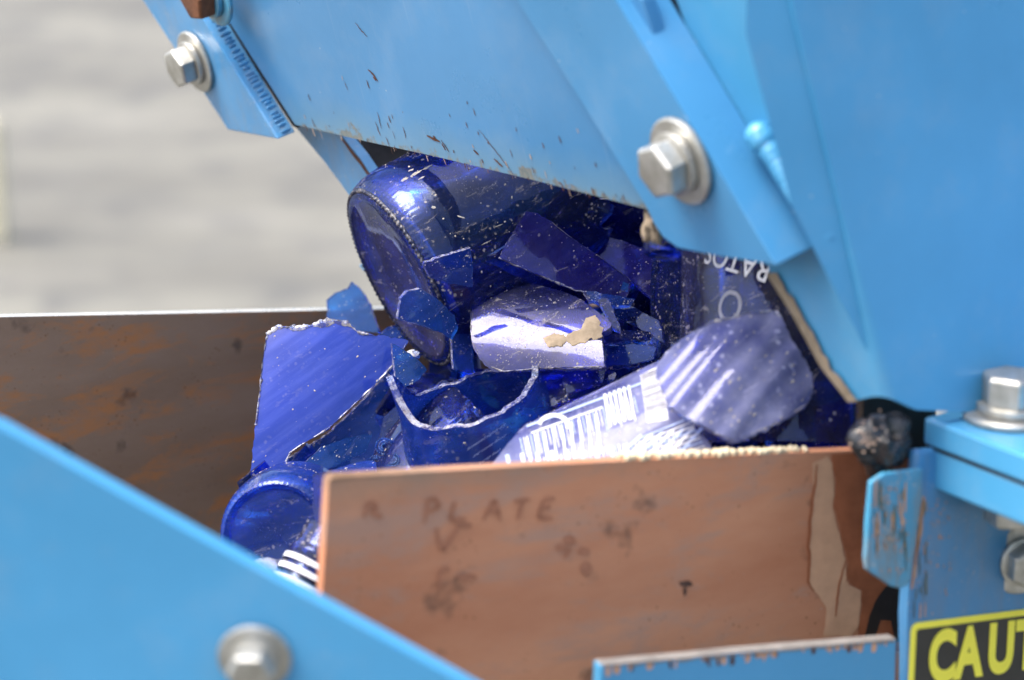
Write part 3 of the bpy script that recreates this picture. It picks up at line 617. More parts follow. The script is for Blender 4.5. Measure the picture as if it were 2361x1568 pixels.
# ------------------------------------------------------------------ glass
def inside(p, poly):
    x, y = p; r = False; j = len(poly) - 1
    for i in range(len(poly)):
        if (poly[i][1] > y) != (poly[j][1] > y) and x < (poly[j][0] - poly[i][0]) * (y - poly[i][1]) / (poly[j][1] - poly[i][1]) + poly[i][0]: r = not r
        j = i
    return r
def shell(poly, f, t, grid):
    """closed glass piece: 2-D outline, f(x, y) -> (point, normal towards the seen side), thickness t"""
    xs = [p[0] for p in poly]; ys = [p[1] for p in poly]
    pts = [Vector(p) for p in poly]; nb = len(pts)
    y = min(ys) + grid / 2; k = 0
    while y < max(ys):
        x = min(xs) + (grid / 2 if k % 2 else grid)
        while x < max(xs):
            if inside((x, y), poly) and min((Vector((x, y)) - q).length for q in pts[:nb]) > grid * 0.45: pts.append(Vector((x, y)))
            x += grid
        y += grid * 0.9; k += 1
    r = delaunay_2d_cdt(pts, [], [list(range(nb))], 1, 1e-7)
    vs_, fs = r[0], r[2]; bm = bmesh.new(); a = []; b = []
    for p in vs_:
        q, n = f(p.x, p.y); a.append(bm.verts.new(q)); b.append(bm.verts.new(q - n * t))
    cnt = {}
    for fc in fs:
        for i in range(len(fc)):
            e = (fc[i], fc[(i + 1) % len(fc)]); cnt[tuple(sorted(e))] = cnt.get(tuple(sorted(e)), 0) + 1
        try:
            bm.faces.new([a[i] for i in fc]); bm.faces.new([b[i] for i in reversed(fc)])
        except ValueError: pass
    for (i, j), c_ in cnt.items():
        if c_ == 1:
            ff = bm.faces.new((a[i], a[j], b[j], b[i])); ff.material_index = 1; ff.smooth = False
    return bm
def rims_on(parent, rims, conv, f, seed):
    if not rims: return
    for pts, wd in rims:
        bm = bmesh.new(); line = []
        q = [Vector(conv(u, v)) for u, v in pts]
        for i in range(len(q) - 1):
            k = max(1, int((q[i + 1] - q[i]).length / 0.0008))
            line += [q[i].lerp(q[i + 1], j / k) for j in range(k)]
        line.append(q[-1]); rows = []
        for i, c in enumerate(line):
            d = (line[min(i + 1, len(line) - 1)] - line[max(i - 1, 0)]); d.normalize(); n2 = Vector((-d.y, d.x))
            n1 = noise.noise(Vector((c.x * 240, c.y * 240, seed))); n3 = noise.noise(Vector((c.x * 700, c.y * 700, seed + 4)))
            n5 = noise.noise(Vector((c.x * 110, c.y * 110, seed + 8))); w0 = wd * max(0.05, 0.55 + 1.1 * n1 + 0.6 * n3 + 1.3 * n5); cc = c + n2 * (n3 * 0.0003)
            row = []
            for s_, h in ((-0.5, -0.0012), (-0.45, 0.0002), (0.0, 0.0004 + 0.0005 * abs(n1)), (0.45, 0.0002), (0.5, -0.0012)):
                p2 = cc + n2 * (w0 * s_); p3, n_ = f(p2.x, p2.y); row.append(bm.verts.new(p3 + n_ * h))
            rows.append(row)
        for a, b in zip(rows, rows[1:]):
            for i in range(4): bm.faces.new((a[i], a[i + 1], b[i + 1], b[i]))
        link('chipped_edge', bm, 'white fracture', parent)
def jag(poly, step, amp, seed):
    q = rough_line(poly, step, amp, seed); return q
def glass_obj(name, bm, mat, edge, label, parent=None):
    o = link(name, bm, [mat, edge], parent, True, angle=40)
    if label: tag(o, label, {'glass_shard': 'glass shard', 'broken_bottle': 'broken bottle', 'bottle_base': 'bottle base', 'bottle_neck': 'bottle neck', 'glass_chip': 'glass chip'}.get(name, 'glass shard'), 'broken blue bottle glass in the trough')
    return o
def cylframe(axc, adir, near=True):
    a = c2w(*adir).normalized(); p0 = P(*axc)
    to = (CAM - p0); to -= a * to.dot(a); to.normalize()
    e1 = to if near else -to; e2 = a.cross(e1)
    return a, p0, e1, e2
def cylhit(u, v, axc, adir, R, near=True):
    a, p0, e1, e2 = cylframe(axc, adir, near); r = ray(u, v).normalized(); o = CAM - p0
    rp = r - a * r.dot(a); op = o - a * o.dot(a)
    A_, B_, C_ = rp.dot(rp), 2 * rp.dot(op), op.dot(op) - R * R
    D = B_ * B_ - 4 * A_ * C_
    s = math.sqrt(max(0, D)); tt = (-B_ - s) / (2 * A_) if near else (-B_ + s) / (2 * A_)
    q = o + r * tt; th = math.atan2(q.dot(e2), q.dot(e1)); return R * th, q.dot(a)
def grit(parent, poly_px, conv, f, n, smin, smax, seed, dens=1.0, mat='grit'):
    r = random.Random(seed); bm = bmesh.new(); us = [p[0] for p in poly_px]; vs_ = [p[1] for p in poly_px]; k = 0; tries = 0
    while k < n and tries < n * 30:
        tries += 1; u = r.uniform(min(us), max(us)); v = r.uniform(min(vs_), max(vs_))
        if not inside((u, v), poly_px): continue
        if noise.noise(Vector((u * 0.018, v * 0.018, seed))) + 0.6 * noise.noise(Vector((u * 0.05, v * 0.05, seed + 3))) < r.uniform(-0.5, 0.5) * dens: continue
        x, y = conv(u, v); p, nn = f(x, y); s = smin + (smax - smin) * r.random() ** 3
        e1 = nn.orthogonal().normalized(); e2 = nn.cross(e1); a0 = r.uniform(0, 6); m_ = r.choice((4, 5, 6))
        st = r.uniform(0.6, 1.8); top = bm.verts.new(p + nn * s * 0.5)
        ring = [bm.verts.new(p + (e1 * math.cos(a0 + 2 * PI * i / m_) * st + e2 * math.sin(a0 + 2 * PI * i / m_)) * s * r.uniform(0.5, 1.0) - nn * 0.00005) for i in range(m_)]
        for i in range(m_): bm.faces.new((ring[i], ring[(i + 1) % m_], top))
        k += 1
    if k: tag(link('grit', bm, mat, parent), None, None, None, 'stuff')
    else: bm.free()
def spline(o, k=5):
    out = []; n = len(o)
    for i in range(n):
        p0, p1, p2, p3 = (Vector(o[(i + j - 1) % n]) for j in range(4))
        for s in range(k):
            t = s / k; q = 0.5 * ((2 * p1) + (p2 - p0) * t + (2 * p0 - 5 * p1 + 4 * p2 - p3) * t * t + (3 * p1 - p0 - 3 * p2 + p3) * t ** 3)
            out.append((q.x, q.y))
    return out
def cylshard(name, outline, axc, adir, R, mat, label, near=True, t=0.003, grid=0.0035, amp=0.0005, seed=1.0, edge='fracture edge', step=0.0016, rims=None, gr=60, flute=0.0):
    a, p0, e1, e2 = cylframe(axc, adir, near)
    dens = []
    for i in range(len(outline)):
        p, q = outline[i], outline[(i + 1) % len(outline)]
        for k in range(3): dens.append((p[0] + (q[0] - p[0]) * k / 3, p[1] + (q[1] - p[1]) * k / 3))
    poly = [cylhit(u, v, axc, adir, R, near) for u, v in dens]
    poly = jag(poly, step, amp, seed)
    sg = 1 if near else -1
    def f(x, y):
        th = x / R; n = e1 * math.cos(th) + e2 * math.sin(th); wob = 0.0004 * noise.noise(Vector((x * 60, y * 60, seed))) + flute * math.sin(x * 520 + 1.5 * noise.noise(Vector((x * 90, y * 15, 3))))
        return p0 + n * (R + wob) + a * y, n * sg
    o = glass_obj(name, shell(poly, f, t, grid), mat, edge, label)
    rims_on(o, rims, lambda u, v: cylhit(u, v, axc, adir, R, near), f, seed)
    if gr: grit(o, outline, lambda u, v: cylhit(u, v, axc, adir, R, near), f, gr, 0.00012, 0.0008, int(seed * 10))
    return o
def onyl(axc, adir, R, near=True):
    a, p0, e1, e2 = cylframe(axc, adir, near)
    return lambda x, y, lift=0.0004: p0 + (e1 * math.cos(x / R) + e2 * math.sin(x / R)) * (R + lift) + a * y
def flat(name, outline, d, ncam, mat, label, t=0.003, bow=2.0, grid=0.004, amp=0.0005, seed=1.0, edge='fracture edge', step=0.0016, parent=None, rims=None):
    cu = sum(p[0] for p in outline) / len(outline); cv = sum(p[1] for p in outline) / len(outline)
    n = c2w(*ncam).normalized()
    if n.dot(FW) > 0: n = -n
    pl = (P(cu, cv, d), n); e1 = RX - n * RX.dot(n); e1.normalize(); e2 = n.cross(e1)
    poly = []
    for u, v in outline:
        q = hit(u, v, pl) - pl[0]; poly.append((q.dot(e1), q.dot(e2)))
    poly = jag(poly, step, amp, seed)
    def f(x, y):
        h = -bow * (x * x + 0.3 * y * y + 0.6 * x * y) + 0.0003 * noise.noise(Vector((x * 70, y * 70, seed)))
        return pl[0] + e1 * x + e2 * y + n * h, n
    o = glass_obj(name, shell(poly, f, t, grid), mat, edge, label)
    def conv(u, v):
        q = hit(u, v, pl) - pl[0]; return (q.dot(e1), q.dot(e2))
    rims_on(o, rims, conv, f, seed)
    if max(p[0] for p in outline) - min(p[0] for p in outline) > 60: grit(o, outline, conv, f, 45, 0.00012, 0.0006, int(seed * 10))
    return o
def bottle(name, bc, adir, R, Lf, mat, label, base=True, t=0.003, seg=120, rad=None, L0=None, th0=None, th1=None, edge='fracture edge', knurl=0, rows=14, bt=0.006, punt=0.012, rot=0.0, gr=200):
    """turned bottle piece; base centre bc, axis running away from the base, broken off at Lf(theta)"""
    a = c2w(*adir).normalized(); p0 = P(*bc); e1 = (CAM - p0); e1 -= a * e1.dot(a); e1.normalize(); e2 = a.cross(e1)
    rad = rad or (lambda s: R); full = th0 is None; th0 = 0.0 if full else th0; th1 = 2 * PI if full else th1
    n = seg if full else seg + 1; bm = bmesh.new(); cols = []; no = 0
    for k in range(n):
        th = th0 + (th1 - th0) * k / seg; L_ = Lf(th); l0 = L0(th) if L0 else 0.0
        out = []; inn = []
        if base:
            kn = 1 + (0.006 * math.sin(knurl * th) if knurl else 0)
            out = [(0.0004, punt), (0.35 * R, punt * 0.86), (0.6 * R, punt * 0.45), (0.74 * R, 0.002), (0.80 * R, 0.0006), (0.84 * R * kn, 0.0), (0.885 * R * kn, 0.0009), (0.935 * R * kn, 0.0034), (0.975 * R, 0.0078), (0.995 * R, 0.0125)]
            inn = [(0.0004, punt + bt), (0.35 * R, punt * 0.86 + bt), (0.6 * R, punt * 0.45 + bt), (0.80 * R, bt + 0.0012), (0.90 * R - t * 0.3, bt + 0.0035), (R - t * 1.1, bt + 0.0105)]
            l0 = 0.016
        L_ = max(L_, l0 + (0.014 if base else 0.004))
        for i in range(rows + 1):
            s = l0 + (L_ - l0) * i / rows; out.append((rad(s), s))
            if not base or s > bt + 0.011: inn.append((rad(s) - t, s))
        m_in = rows + 6 + (0 if base else -5)
        # inner side resampled to a fixed count so columns line up
        s_in0 = (bt + 0.0145) if base else l0; fixed = inn[:6] if base else []
        inn = fixed + [(rad(s_in0 + (L_ - s_in0) * i / rows) - t, s_in0 + (L_ - s_in0) * i / rows) for i in range(rows + 1)]
        col = [bm.verts.new(p0 + (e1 * math.cos(th + rot) + e2 * math.sin(th + rot)) * max(r, 0.0003) + a * s) for r, s in out + inn[::-1]]
        no = len(out); cols.append(col)
    m = len(cols[0]); rng = range(n if full else n - 1)
    for k in rng:
        c0, c1 = cols[k], cols[(k + 1) % n]
        for i in range(m - 1):
            f = bm.faces.new((c0[i], c0[i + 1], c1[i + 1], c1[i]))
            if i == no - 1: f.material_index = 1
        if not base:
            f = bm.faces.new((c0[m - 1], c0[0], c1[0], c1[m - 1])); f.material_index = 1
    if not full:
        for c in (cols[0], cols[-1]):
            for i in range(no - 1):
                j = m - 1 - i
                if j - 1 > i + 1:
                    try: f = bm.faces.new((c[i], c[i + 1], c[j - 1], c[j])); f.material_index = 1
                    except ValueError: pass
    if base: bmesh.ops.remove_doubles(bm, verts=bm.verts[:], dist=0.00035)
    o = glass_obj(name, bm, mat, edge, label)
    if gr:
        def f(x, y):
            n_ = e1 * math.cos(x + rot) + e2 * math.sin(x + rot); return p0 + n_ * (rad(y) + 0.00005) + a * y, n_
        rr_ = random.Random(int(R * 1e5)); bm = bmesh.new()
        lo = 0.016 if base else (L0(0) if L0 else 0.0)
        k = 0
        while k < gr:
            th = rr_.uniform(-1.7, 1.7); s = lo + (Lf(th) - lo) * rr_.random() ** 1.3
            if noise.noise(Vector((th * 3.0, s * 60, R * 900))) + 0.6 * noise.noise(Vector((th * 9.0, s * 180, 5))) < rr_.uniform(-0.35, 0.55): 
                k += 0.2; continue
            p, nn = f(th, s); z = 0.00010 + 0.00065 * rr_.random() ** 4; t1 = (a if rr_.random() < 0.5 else nn.cross(a) + a * 0.6).normalized(); t2 = nn.cross(t1); a0 = rr_.uniform(0, 6); st = rr_.uniform(0.7, 1.7)
            top = bm.verts.new(p + nn * z * 0.4); ring = [bm.verts.new(p + (t1 * math.cos(a0 + 2 * PI * i / 5) * st + t2 * math.sin(a0 + 2 * PI * i / 5)) * z * rr_.uniform(0.5, 1.0)) for i in range(5)]
            for i in range(5): bm.faces.new((ring[i], ring[(i + 1) % 5], top))
            k += 1
        tag(link('grit', bm, 'grit', o), None, None, None, 'stuff')
    return o, (a, p0, e1, e2)
def jl(base, amp, seed, fr=2.2):
    return lambda th: base + amp * (noise.noise(Vector((math.cos(th) * fr, math.sin(th) * fr, seed))) + 0.5 * noise.noise(Vector((math.cos(th) * fr * 3, math.sin(th) * fr * 3, seed))) + 0.2 * noise.noise(Vector((math.cos(th) * 22, math.sin(th) * 22, seed))))
B, S_, CH = 'broken_bottle', 'glass_shard', 'glass_chip'
# big bottle, base to the left
bb, frb = bottle('broken_bottle', (914, 645, 1.125), (0.84, 0.46, 0.31), 0.0490, jl(0.085, 0.018, 3.1), 'grimy glass', 'large muddy cobalt bottle end lying on its side, knurled base facing left', knurl=110, punt=0.006, seg=330, bt=0.005, gr=420)
bb.data.materials.append(M['base sheen glass'])
for p in bb.data.polygons:
    q = bb.matrix_basis @ p.center - frb[1]; s_ = q.dot(frb[0]); r_ = (q - frb[0] * s_).length
    if r_ < 0.0490 * 0.8 and s_ < 0.0085: p.material_index = 2
bm = bmesh.new(); ab, pb, g1, g2 = frb; prev = None; first = None; NK = 880
for k in range(NK):
    th = 2 * PI * k / NK; rr_ = g1 * math.cos(th) + g2 * math.sin(th); q = 0.5 + 0.5 * math.sin(th * 110); q = q * (0.75 + 0.5 * noise.noise(Vector((math.cos(th) * 9, math.sin(th) * 9, 2))))
    cur = [bm.verts.new(pb + rr_ * (0.0490 * 0.90 + dr) + ab * (0.0012 + ds)) for dr, ds in ((-0.0014, 0.0002), (-0.0007, -0.0001 - 0.0007 * q), (0.0002, -0.0001 - 0.0008 * q), (0.0011, 0.0008 - 0.0003 * q), (0.0006, 0.0014))]
    if prev:
        for i in range(4): bm.faces.new((prev[i], prev[i + 1], cur[i + 1], cur[i]))
    else: first = cur
    prev = cur
for i in range(4): bm.faces.new((prev[i], prev[i + 1], first[i + 1], first[i]))
for (u, v, a_, b_, an) in [(958, 400, 14, 2.6, -0.5), (932, 414, 9, 3, -0.55), (985, 386, 11, 1.8, -0.45), (948, 392, 7, 2, -0.4), (972, 410, 8, 1.5, -0.5), (1000, 478, 5, 3.5, 0), (1062, 500, 9, 1.6, 0.3), (1120, 560, 12, 1.2, -0.45), (1150, 520, 10, 1.1, -0.4)]:
    pts2 = []
    b3 = bmesh.new()
    for k in range(20):
        t_ = 2 * PI * k / 20; ww = 1 + 0.7 * noise.noise(Vector((math.cos(t_) * 2.2, math.sin(t_) * 2.2, u * 0.1))); x = a_ * math.cos(t_) * ww; y = b_ * math.sin(t_) * ww
        pts2.append((u + x * math.cos(an) - y * math.sin(an), v + x * math.sin(an) + y * math.cos(an)))
    r3 = []
    for (uu, vv) in pts2 + [(u, v)]:
        r_ = ray(uu, vv).normalized(); o_ = CAM - pb; rp = r_ - ab * r_.dot(ab); op = o_ - ab * o_.dot(ab); R_ = 0.04925
        q2, q1, q0 = rp.dot(rp), 2 * rp.dot(op), op.dot(op) - R_ * R_; D = max(0, q1 * q1 - 4 * q2 * q0); r3.append(b3.verts.new(CAM + r_ * ((-q1 - math.sqrt(D)) / (2 * q2))))
    for k in range(20): b3.faces.new((r3[k], r3[(k + 1) % 20], r3[20]))
    link('mud_smear', b3, 'mud smear', bb)
link('knurled_ring', bm, 'dark fracture', bb, True)
# bottle under the gate
bottle('broken_bottle', (1290, 285, 1.150), (0.93, -0.27, 0.24), 0.0455, jl(0.13, 0.01, 5.2), 'dusty glass', 'dusty violet-navy bottle body tucked under the middle of the gate lip')
# inverted bottle with white lettering
TB = ((1812, 760, 1.030), (0.03, 1.0, 0.12), 0.0440)
tb, fr_ = bottle('broken_bottle', TB[0], TB[1], TB[2], jl(0.10, 0.004, 8.1), 'dusty glass', 'upright navy bottle body with upside-down white lettering right of the gate notch', base=False, L0=lambda th: -0.05)
bm = bmesh.new(); a_, p_, f1, f2 = fr_
def on_tb(u, v):
    x, y = cylhit(u, v, *TB); th = x / TB[2]; return x, y
tx, ty = cylhit(1785, 606, *TB)
def mp(x, y, h=0.0128, rot=PI - 0.33):
    X = x * h * 0.80; Y = y * h; c, s = math.cos(rot), math.sin(rot); xx, yy = X * c - Y * s + tx, X * s + Y * c + ty
    th = xx / TB[2]; return p_ + (f1 * math.cos(th) + f2 * math.sin(th)) * (TB[2] + 0.0003) + a_ * yy
add_text(bm, 'RATOS', mp, 0.006, 0, 2)
tx, ty = cylhit(1722, 678, *TB)
add_text(bm, 'O', lambda x, y: mp(x, y, 0.0185, PI - 0.25), 0.0, 1, 2)
link('lettering', bm, ['print white', 'print grey'], tb)
# knurled heel left of it
bottle(B, (1546, 700, 1.075), (0.975, 0.03, 0.2), 0.041, jl(0.05, 0.01, 9.3), 'grimy glass', 'dusty ribbed bottle heel standing on edge just left of the lettered bottle', knurl=84, seg=252, punt=0.008)
# rounded bottle end in the notch
bottle('bottle_neck', (1528, 588, 0.985), (0.12, 0.95, 0.25), 0.0088, jl(0.03, 0.002, 1.3), 'navy glass', 'small dark rounded bottle end poking out beneath the gate notch', punt=0.002, bt=0.003, t=0.002, seg=60)
bottle('broken_bottle', (1000, 400, 1.245), (-0.05, 0.95, 0.2), 0.036, jl(0.09, 0.01, 2.3), 'navy glass', 'dark bottle body deep inside the hopper opening at the far side', base=False, L0=lambda th: -0.004)
# flat violet shard
flat(S_, [(1212, 488), (1240, 492), (1272, 512), (1330, 556), (1395, 600), (1458, 648), (1446, 684), (1400, 680), (1330, 668), (1240, 632), (1150, 592), (1178, 545)], 1.086, (0.10, 0.10, -0.98), 'violet glass', 'flat dark violet triangular shard leaning in the middle of the pile', seed=2.0, bow=1.0, rims=[([(1150, 594), (1240, 634), (1330, 670), (1400, 682), (1444, 685)], 0.0007), ([(1272, 513), (1330, 557), (1395, 601), (1456, 648)], 0.0003)])
# shadowed shards behind it
flat(S_, [(1268, 512), (1400, 545), (1510, 580), (1515, 700), (1462, 650), (1380, 590)], 1.12, (0.1, 0.3, -0.95), 'violet glass', 'shadowed dark violet shard behind the triangular shard, under the dusty bottle', seed=3.0)
# centre shard with sky reflection and mud
CS = ((1235, 893, 1.122), (0.93, -0.13, -0.41), 0.051)
cs = cylshard(S_, spline([(1062, 590), (1085, 588), (1110, 600), (1150, 618), (1205, 645), (1270, 664), (1330, 684), (1352, 700), (1400, 735), (1410, 752), (1388, 772), (1392, 835), (1384, 848), (1260, 850), (1160, 858), (1125, 846), (1096, 812), (1086, 770), (1084, 700), (1088, 640), (1084, 618)]), *CS, 'centre glass', 'big curved shard with a bright sky reflection and beige mud patches, centre of the pile', seed=4.0, t=0.0035, rims=[([(1388, 845), (1260, 849), (1160, 856), (1128, 845)], 0.0008), ([(1086, 640), (1085, 700), (1087, 765)], 0.0004)])
cm = onyl(*CS); bm = bmesh.new()
def csf(x, y):
    q = cm(x, y, 0); return q, (q - cm(x, y, -0.01)).normalized()
grit(cs, [(1100, 790), (1240, 800), (1388, 790), (1384, 846), (1160, 854), (1110, 830)], lambda u, v: cylhit(u, v, *CS), csf, 260, 0.00008, 0.0004, 5, 0.7)
grit(cs, [(1085, 640), (1240, 660), (1350, 710), (1340, 730), (1090, 740)], lambda u, v: cylhit(u, v, *CS), csf, 45, 0.00012, 0.0006, 8)
for pl in ([(1250, 782), (1275, 770), (1300, 772), (1310, 784), (1296, 798), (1265, 800)], [(1308, 772), (1340, 760), (1352, 735), (1372, 728), (1385, 745), (1378, 772), (1350, 790), (1318, 796), (1305, 786)], [(1355, 756), (1378, 748), (1392, 758), (1388, 780), (1366, 786)]):
    pts2 = jag([cylhit(u, v, *CS) for u, v in pl], 0.0009, 0.0006, 7.0); nn = len(pts2)
    cx = sum(p[0] for p in pts2) / nn; cyy = sum(p[1] for p in pts2) / nn; cvt = bm.verts.new(cm(cx, cyy, 0.0008)); ring = [bm.verts.new(cm(x, y, 0.0003)) for x, y in pts2]; mid = [bm.verts.new(cm(cx + (x - cx) * .6, cyy + (y - cyy) * .6, 0.0008)) for x, y in pts2]
    for i in range(nn):
        j = (i + 1) % nn; bm.faces.new((ring[i], ring[j], mid[j], mid[i])); bm.faces.new((mid[i], mid[j], cvt))
link('mud_patch', bm, 'dried mud', cs, True)
flat(S_, [(1062, 590), (1085, 588), (1110, 600), (1150, 618), (1205, 645), (1270, 664), (1330, 684), (1300, 705), (1180, 715), (1090, 720), (1084, 640)], 1.118, (-0.05, 0.35, -0.93), 'cobalt glass', 'blue shard with a pointed upper left tip rising behind the mud-patched shard', seed=4.4, bow=3.0, rims=[([(1064, 591), (1110, 601), (1150, 619), (1205, 646), (1270, 665), (1328, 684)], 0.0008)])
# small azure shard left of it
flat(S_, [(925, 690), (940, 672), (968, 666), (1010, 690), (1048, 728), (1056, 756), (1044, 782), (1016, 768), (975, 752), (918, 738)], 1.075, (0.35, -0.2, -0.9), 'azure glass', 'small azure four-cornered shard lying against the big bottle base', seed=5.0, bow=3.0, rims=[([(920, 737), (975, 751), (1016, 767)], 0.0004)])
flat(S_, [(978, 608), (1030, 590), (1086, 572), (1090, 610), (1090, 662), (1040, 655), (992, 640)], 1.070, (0.35, -0.25, -0.9), 'cobalt glass', 'thin blue sliver with a pale rim between the big bottle and the centre shard', seed=6.0, bow=3.0, rims=None)
flat(S_, [(1005, 650), (1090, 662), (1092, 860), (1046, 850), (1040, 760)], 1.098, (0.3, 0.1, -0.95), 'cobalt glass', 'blue shard standing upright in the gap left of the centre shard', seed=6.5, bow=4.0)
# tall left shard
TS = ((760, 940, 1.200), (0.62, 0.76, 0.12), 0.095)
cylshard(S_, [(615, 772), (640, 752), (690, 756), (720, 748), (770, 738), (800, 742), (830, 765), (868, 772), (942, 784), (922, 822), (905, 842), (860, 892), (800, 950), (757, 992), (700, 1022), (667, 1044), (652, 1092), (622, 1104), (578, 1092), (584, 1010), (600, 900), (606, 830)], *TS, 'bright glass', 'tall bright royal-blue shard with white broken top edge leaning on the rusty back plate', seed=7.0, t=0.004, edge='white fracture', amp=0.0008, rims=[([(615, 772), (640, 754), (690, 757), (722, 750), (770, 741), (800, 746), (830, 768), (868, 774)], 0.0030), ([(616, 775), (606, 830), (600, 900), (590, 980)], 0.0010), ([(936, 792), (920, 824), (903, 845), (858, 893), (798, 950), (755, 990), (700, 1022), (668, 1044), (652, 1088)], 0.0013)])
# dark inner piece under it
cylshard(S_, [(905, 846), (925, 880), (934, 940), (880, 990), (846, 1090), (700, 1110), (640, 1105), (660, 1060), (757, 1000), (830, 930)], (800, 1000, 1.115), (0.6, 0.6, 0.45), 0.040, 'cobalt glass', 'deep blue curved shard in shadow under the tall bright shard', near=False, seed=8.0)
flat(S_, [(690, 1080), (742, 1030), (800, 1010), (862, 996), (846, 1040), (780, 1072), (720, 1096)], 1.088, (0.35, 0.25, -0.9), 'azure glass', 'pale-edged blue sliver below the tall bright shard', seed=8.6, bow=6.0)
# chip standing above the back plate rim
flat(S_, [(752, 692), (770, 676), (800, 664), (810, 650), (834, 672), (850, 702), (872, 768), (800, 760), (752, 742)], 1.205, (-0.3, 0.1, -0.95), 'azure glass', 'small pointed blue shard sticking up above the back plate rim', seed=9.0, bow=6.0, edge='white fracture')
flat(CH, [(870, 772), (895, 755), (930, 742), (945, 760), (935, 784)], 1.165, (0.1, 0.5, -0.85), 'cobalt glass', 'little grey-edged chip between the tall shard and the big bottle base', seed=9.5)
# bowl-shaped piece with pale rim
def bowl_top(th): return 0.0
GB = (1082, 905, 1.072); 
def bowl_L(th):
    c = math.cos(th)
    return 0.0
gb, fr2 = bottle('broken_bottle', GB, (0.26, -0.84, 0.47), 0.036, lambda th: 0.085, 'bowl glass', 'bowl-shaped blue bottle shoulder with a smooth pale broken rim opening upwards', base=False,
       L0=lambda th: -0.002 + 0.012 * max(0, -math.cos(th)) ** 1.0 - 0.018 * max(0, math.cos(th - 1.65)) ** 10 - 0.002 * max(0, math.cos(th + 1.3)) ** 3 + 0.0016 * noise.noise(Vector((math.cos(th) * 4, math.sin(th) * 4, 2))) + 0.0013 * noise.noise(Vector((math.cos(th) * 26, math.sin(th) * 26, 5))) * (1.0 if math.sin(th) < 0.1 else 0.35), rad=lambda s: 0.0320 + 0.010 * min(1, max(0, s / 0.05)) ** 1.2, t=0.0029, rows=18, edge='white fracture')
gb.data.materials.append(M['fracture edge'])
for p in gb.data.polygons:
    if p.material_index == 1 and (noise.noise((gb.matrix_basis @ p.center) * 150) < 0.08 or ((gb.matrix_basis @ p.center) - P(*GB)).dot(FW) > -0.004 or ((gb.matrix_basis @ p.center) - P(*GB)).dot(RX) > 0.008 + 0.006 * math.sin(p.index * 0.7)): p.material_index = 2
a_, p_, f1, f2 = fr2; bm = bmesh.new()
def gpos(x, y, th0, s0, ro, h, off_=0.0003):
    X, Y = x * h, y * h; c, s = math.cos(ro), math.sin(ro); xx, yy = X * c - Y * s, X * s + Y * c
    s_ = s0 + yy; r = 0.0320 + 0.010 * min(1, max(0, s_ / 0.05)) ** 1.2 + off_; th = th0 + xx / r
    return p_ + (f1 * math.cos(th) + f2 * math.sin(th)) * r + a_ * s_
TXT = []
# embossed bottle shoulder behind the front plate
eb, fre = bottle('broken_bottle', (1030, 1185, 1.105), (0.36, 0.85, 0.395), 0.040, lambda th: 0.036 - 0.020 * math.sin(th) + 0.002 * noise.noise(Vector((math.cos(th) * 5, math.sin(th) * 5, 1))), 'navy glass', 'speckled navy bottle shoulder with curled embossing and a long white highlight behind the plate', base=False, L0=lambda th: -0.05, rad=lambda s: 0.0415 - 0.012 * max(0, s / 0.05) ** 2)
ea, ep, h1, h2 = fre; bm = bmesh.new()
def on_eb(u, v):
    r_ = ray(u, v).normalized(); o_ = CAM - ep; rp = r_ - ea * r_.dot(ea); op = o_ - ea * o_.dot(ea); R_ = 0.0412
    q2, q1, q0 = rp.dot(rp), 2 * rp.dot(op), op.dot(op) - R_ * R_; D = max(0, q1 * q1 - 4 * q2 * q0); return CAM + r_ * ((-q1 - math.sqrt(D)) / (2 * q2))
for (cu_, cv_, a0, a1, rr0) in [(888, 1030, 1.6, 5.6, 20), (888, 1030, 1.9, 5.2, 13), (888, 1031, 2.2, 4.8, 7), (868, 1066, 1.6, 5.4, 15), (868, 1066, 2.0, 5.0, 9), (905, 1062, -1.2, 2.2, 16), (906, 1062, -0.9, 1.9, 9)]:
    pr_ = None
    for k in range(15):
        t_ = a0 + (a1 - a0) * k / 14; c = on_eb(cu_ + rr0 * math.cos(t_), cv_ + rr0 * math.sin(t_) * 0.9); rd = (c - ep); rd -= ea * rd.dot(ea); rd.normalize()
        bmesh.ops.create_uvsphere(bm, u_segments=6, v_segments=5, radius=0.0006, matrix=Matrix.Translation(c + rd * 0.0002))
tag(link('embossing', bm, 'azure glass', eb, True), None, None, None, 'stuff')
# label shard with barcode
LS = ((1455, 1150, 1.010), (0.90, 0.43, 0.05), 0.046)
ls = cylshard(S_, [(1120, 1090), (1165, 1030), (1205, 985), (1212, 950), (1290, 905), (1385, 868), (1395, 882), (1460, 852), (1522, 826), (1530, 880), (1545, 940), (1600, 985), (1640, 1030), (1640, 1100), (1120, 1130)], *LS, 'pale sheen glass', 'curved shard with printed white label lines and a barcode behind the plate rim', seed=11.0, edge='white fracture', gr=260)
lf = onyl(*LS); bm = bmesh.new()
def strip(u0, v0, u1, v1, wpx, mat=0, k=6, lift=0.0004):
    dx, dy = u1 - u0, v1 - v0; l_ = math.hypot(dx, dy); nx, ny = -dy / l_ * wpx / 2, dx / l_ * wpx / 2
    prev = None
    for i in range(k + 1):
        u, v = u0 + dx * i / k, v0 + dy * i / k
        cur = [bm.verts.new(lf(*cylhit(u + s * nx, v + s * ny, *LS), lift)) for s in (-1, 1)]
        if prev:
            f = bm.faces.new((prev[0], prev[1], cur[1], cur[0])); f.material_index = mat
        prev = cur
for i in range(34):
    if i % 9 == 7: continue
    f0 = i / 34; u0 = 1200 + 270 * f0; v0 = 1012 - 100 * f0; ln = 34 + 22 * math.sin(i * 2.3) ** 2
    strip(u0, v0, u0 + ln * 0.22, v0 + ln, 2.2, 0 if i % 3 else 1, 4, 0.00045)
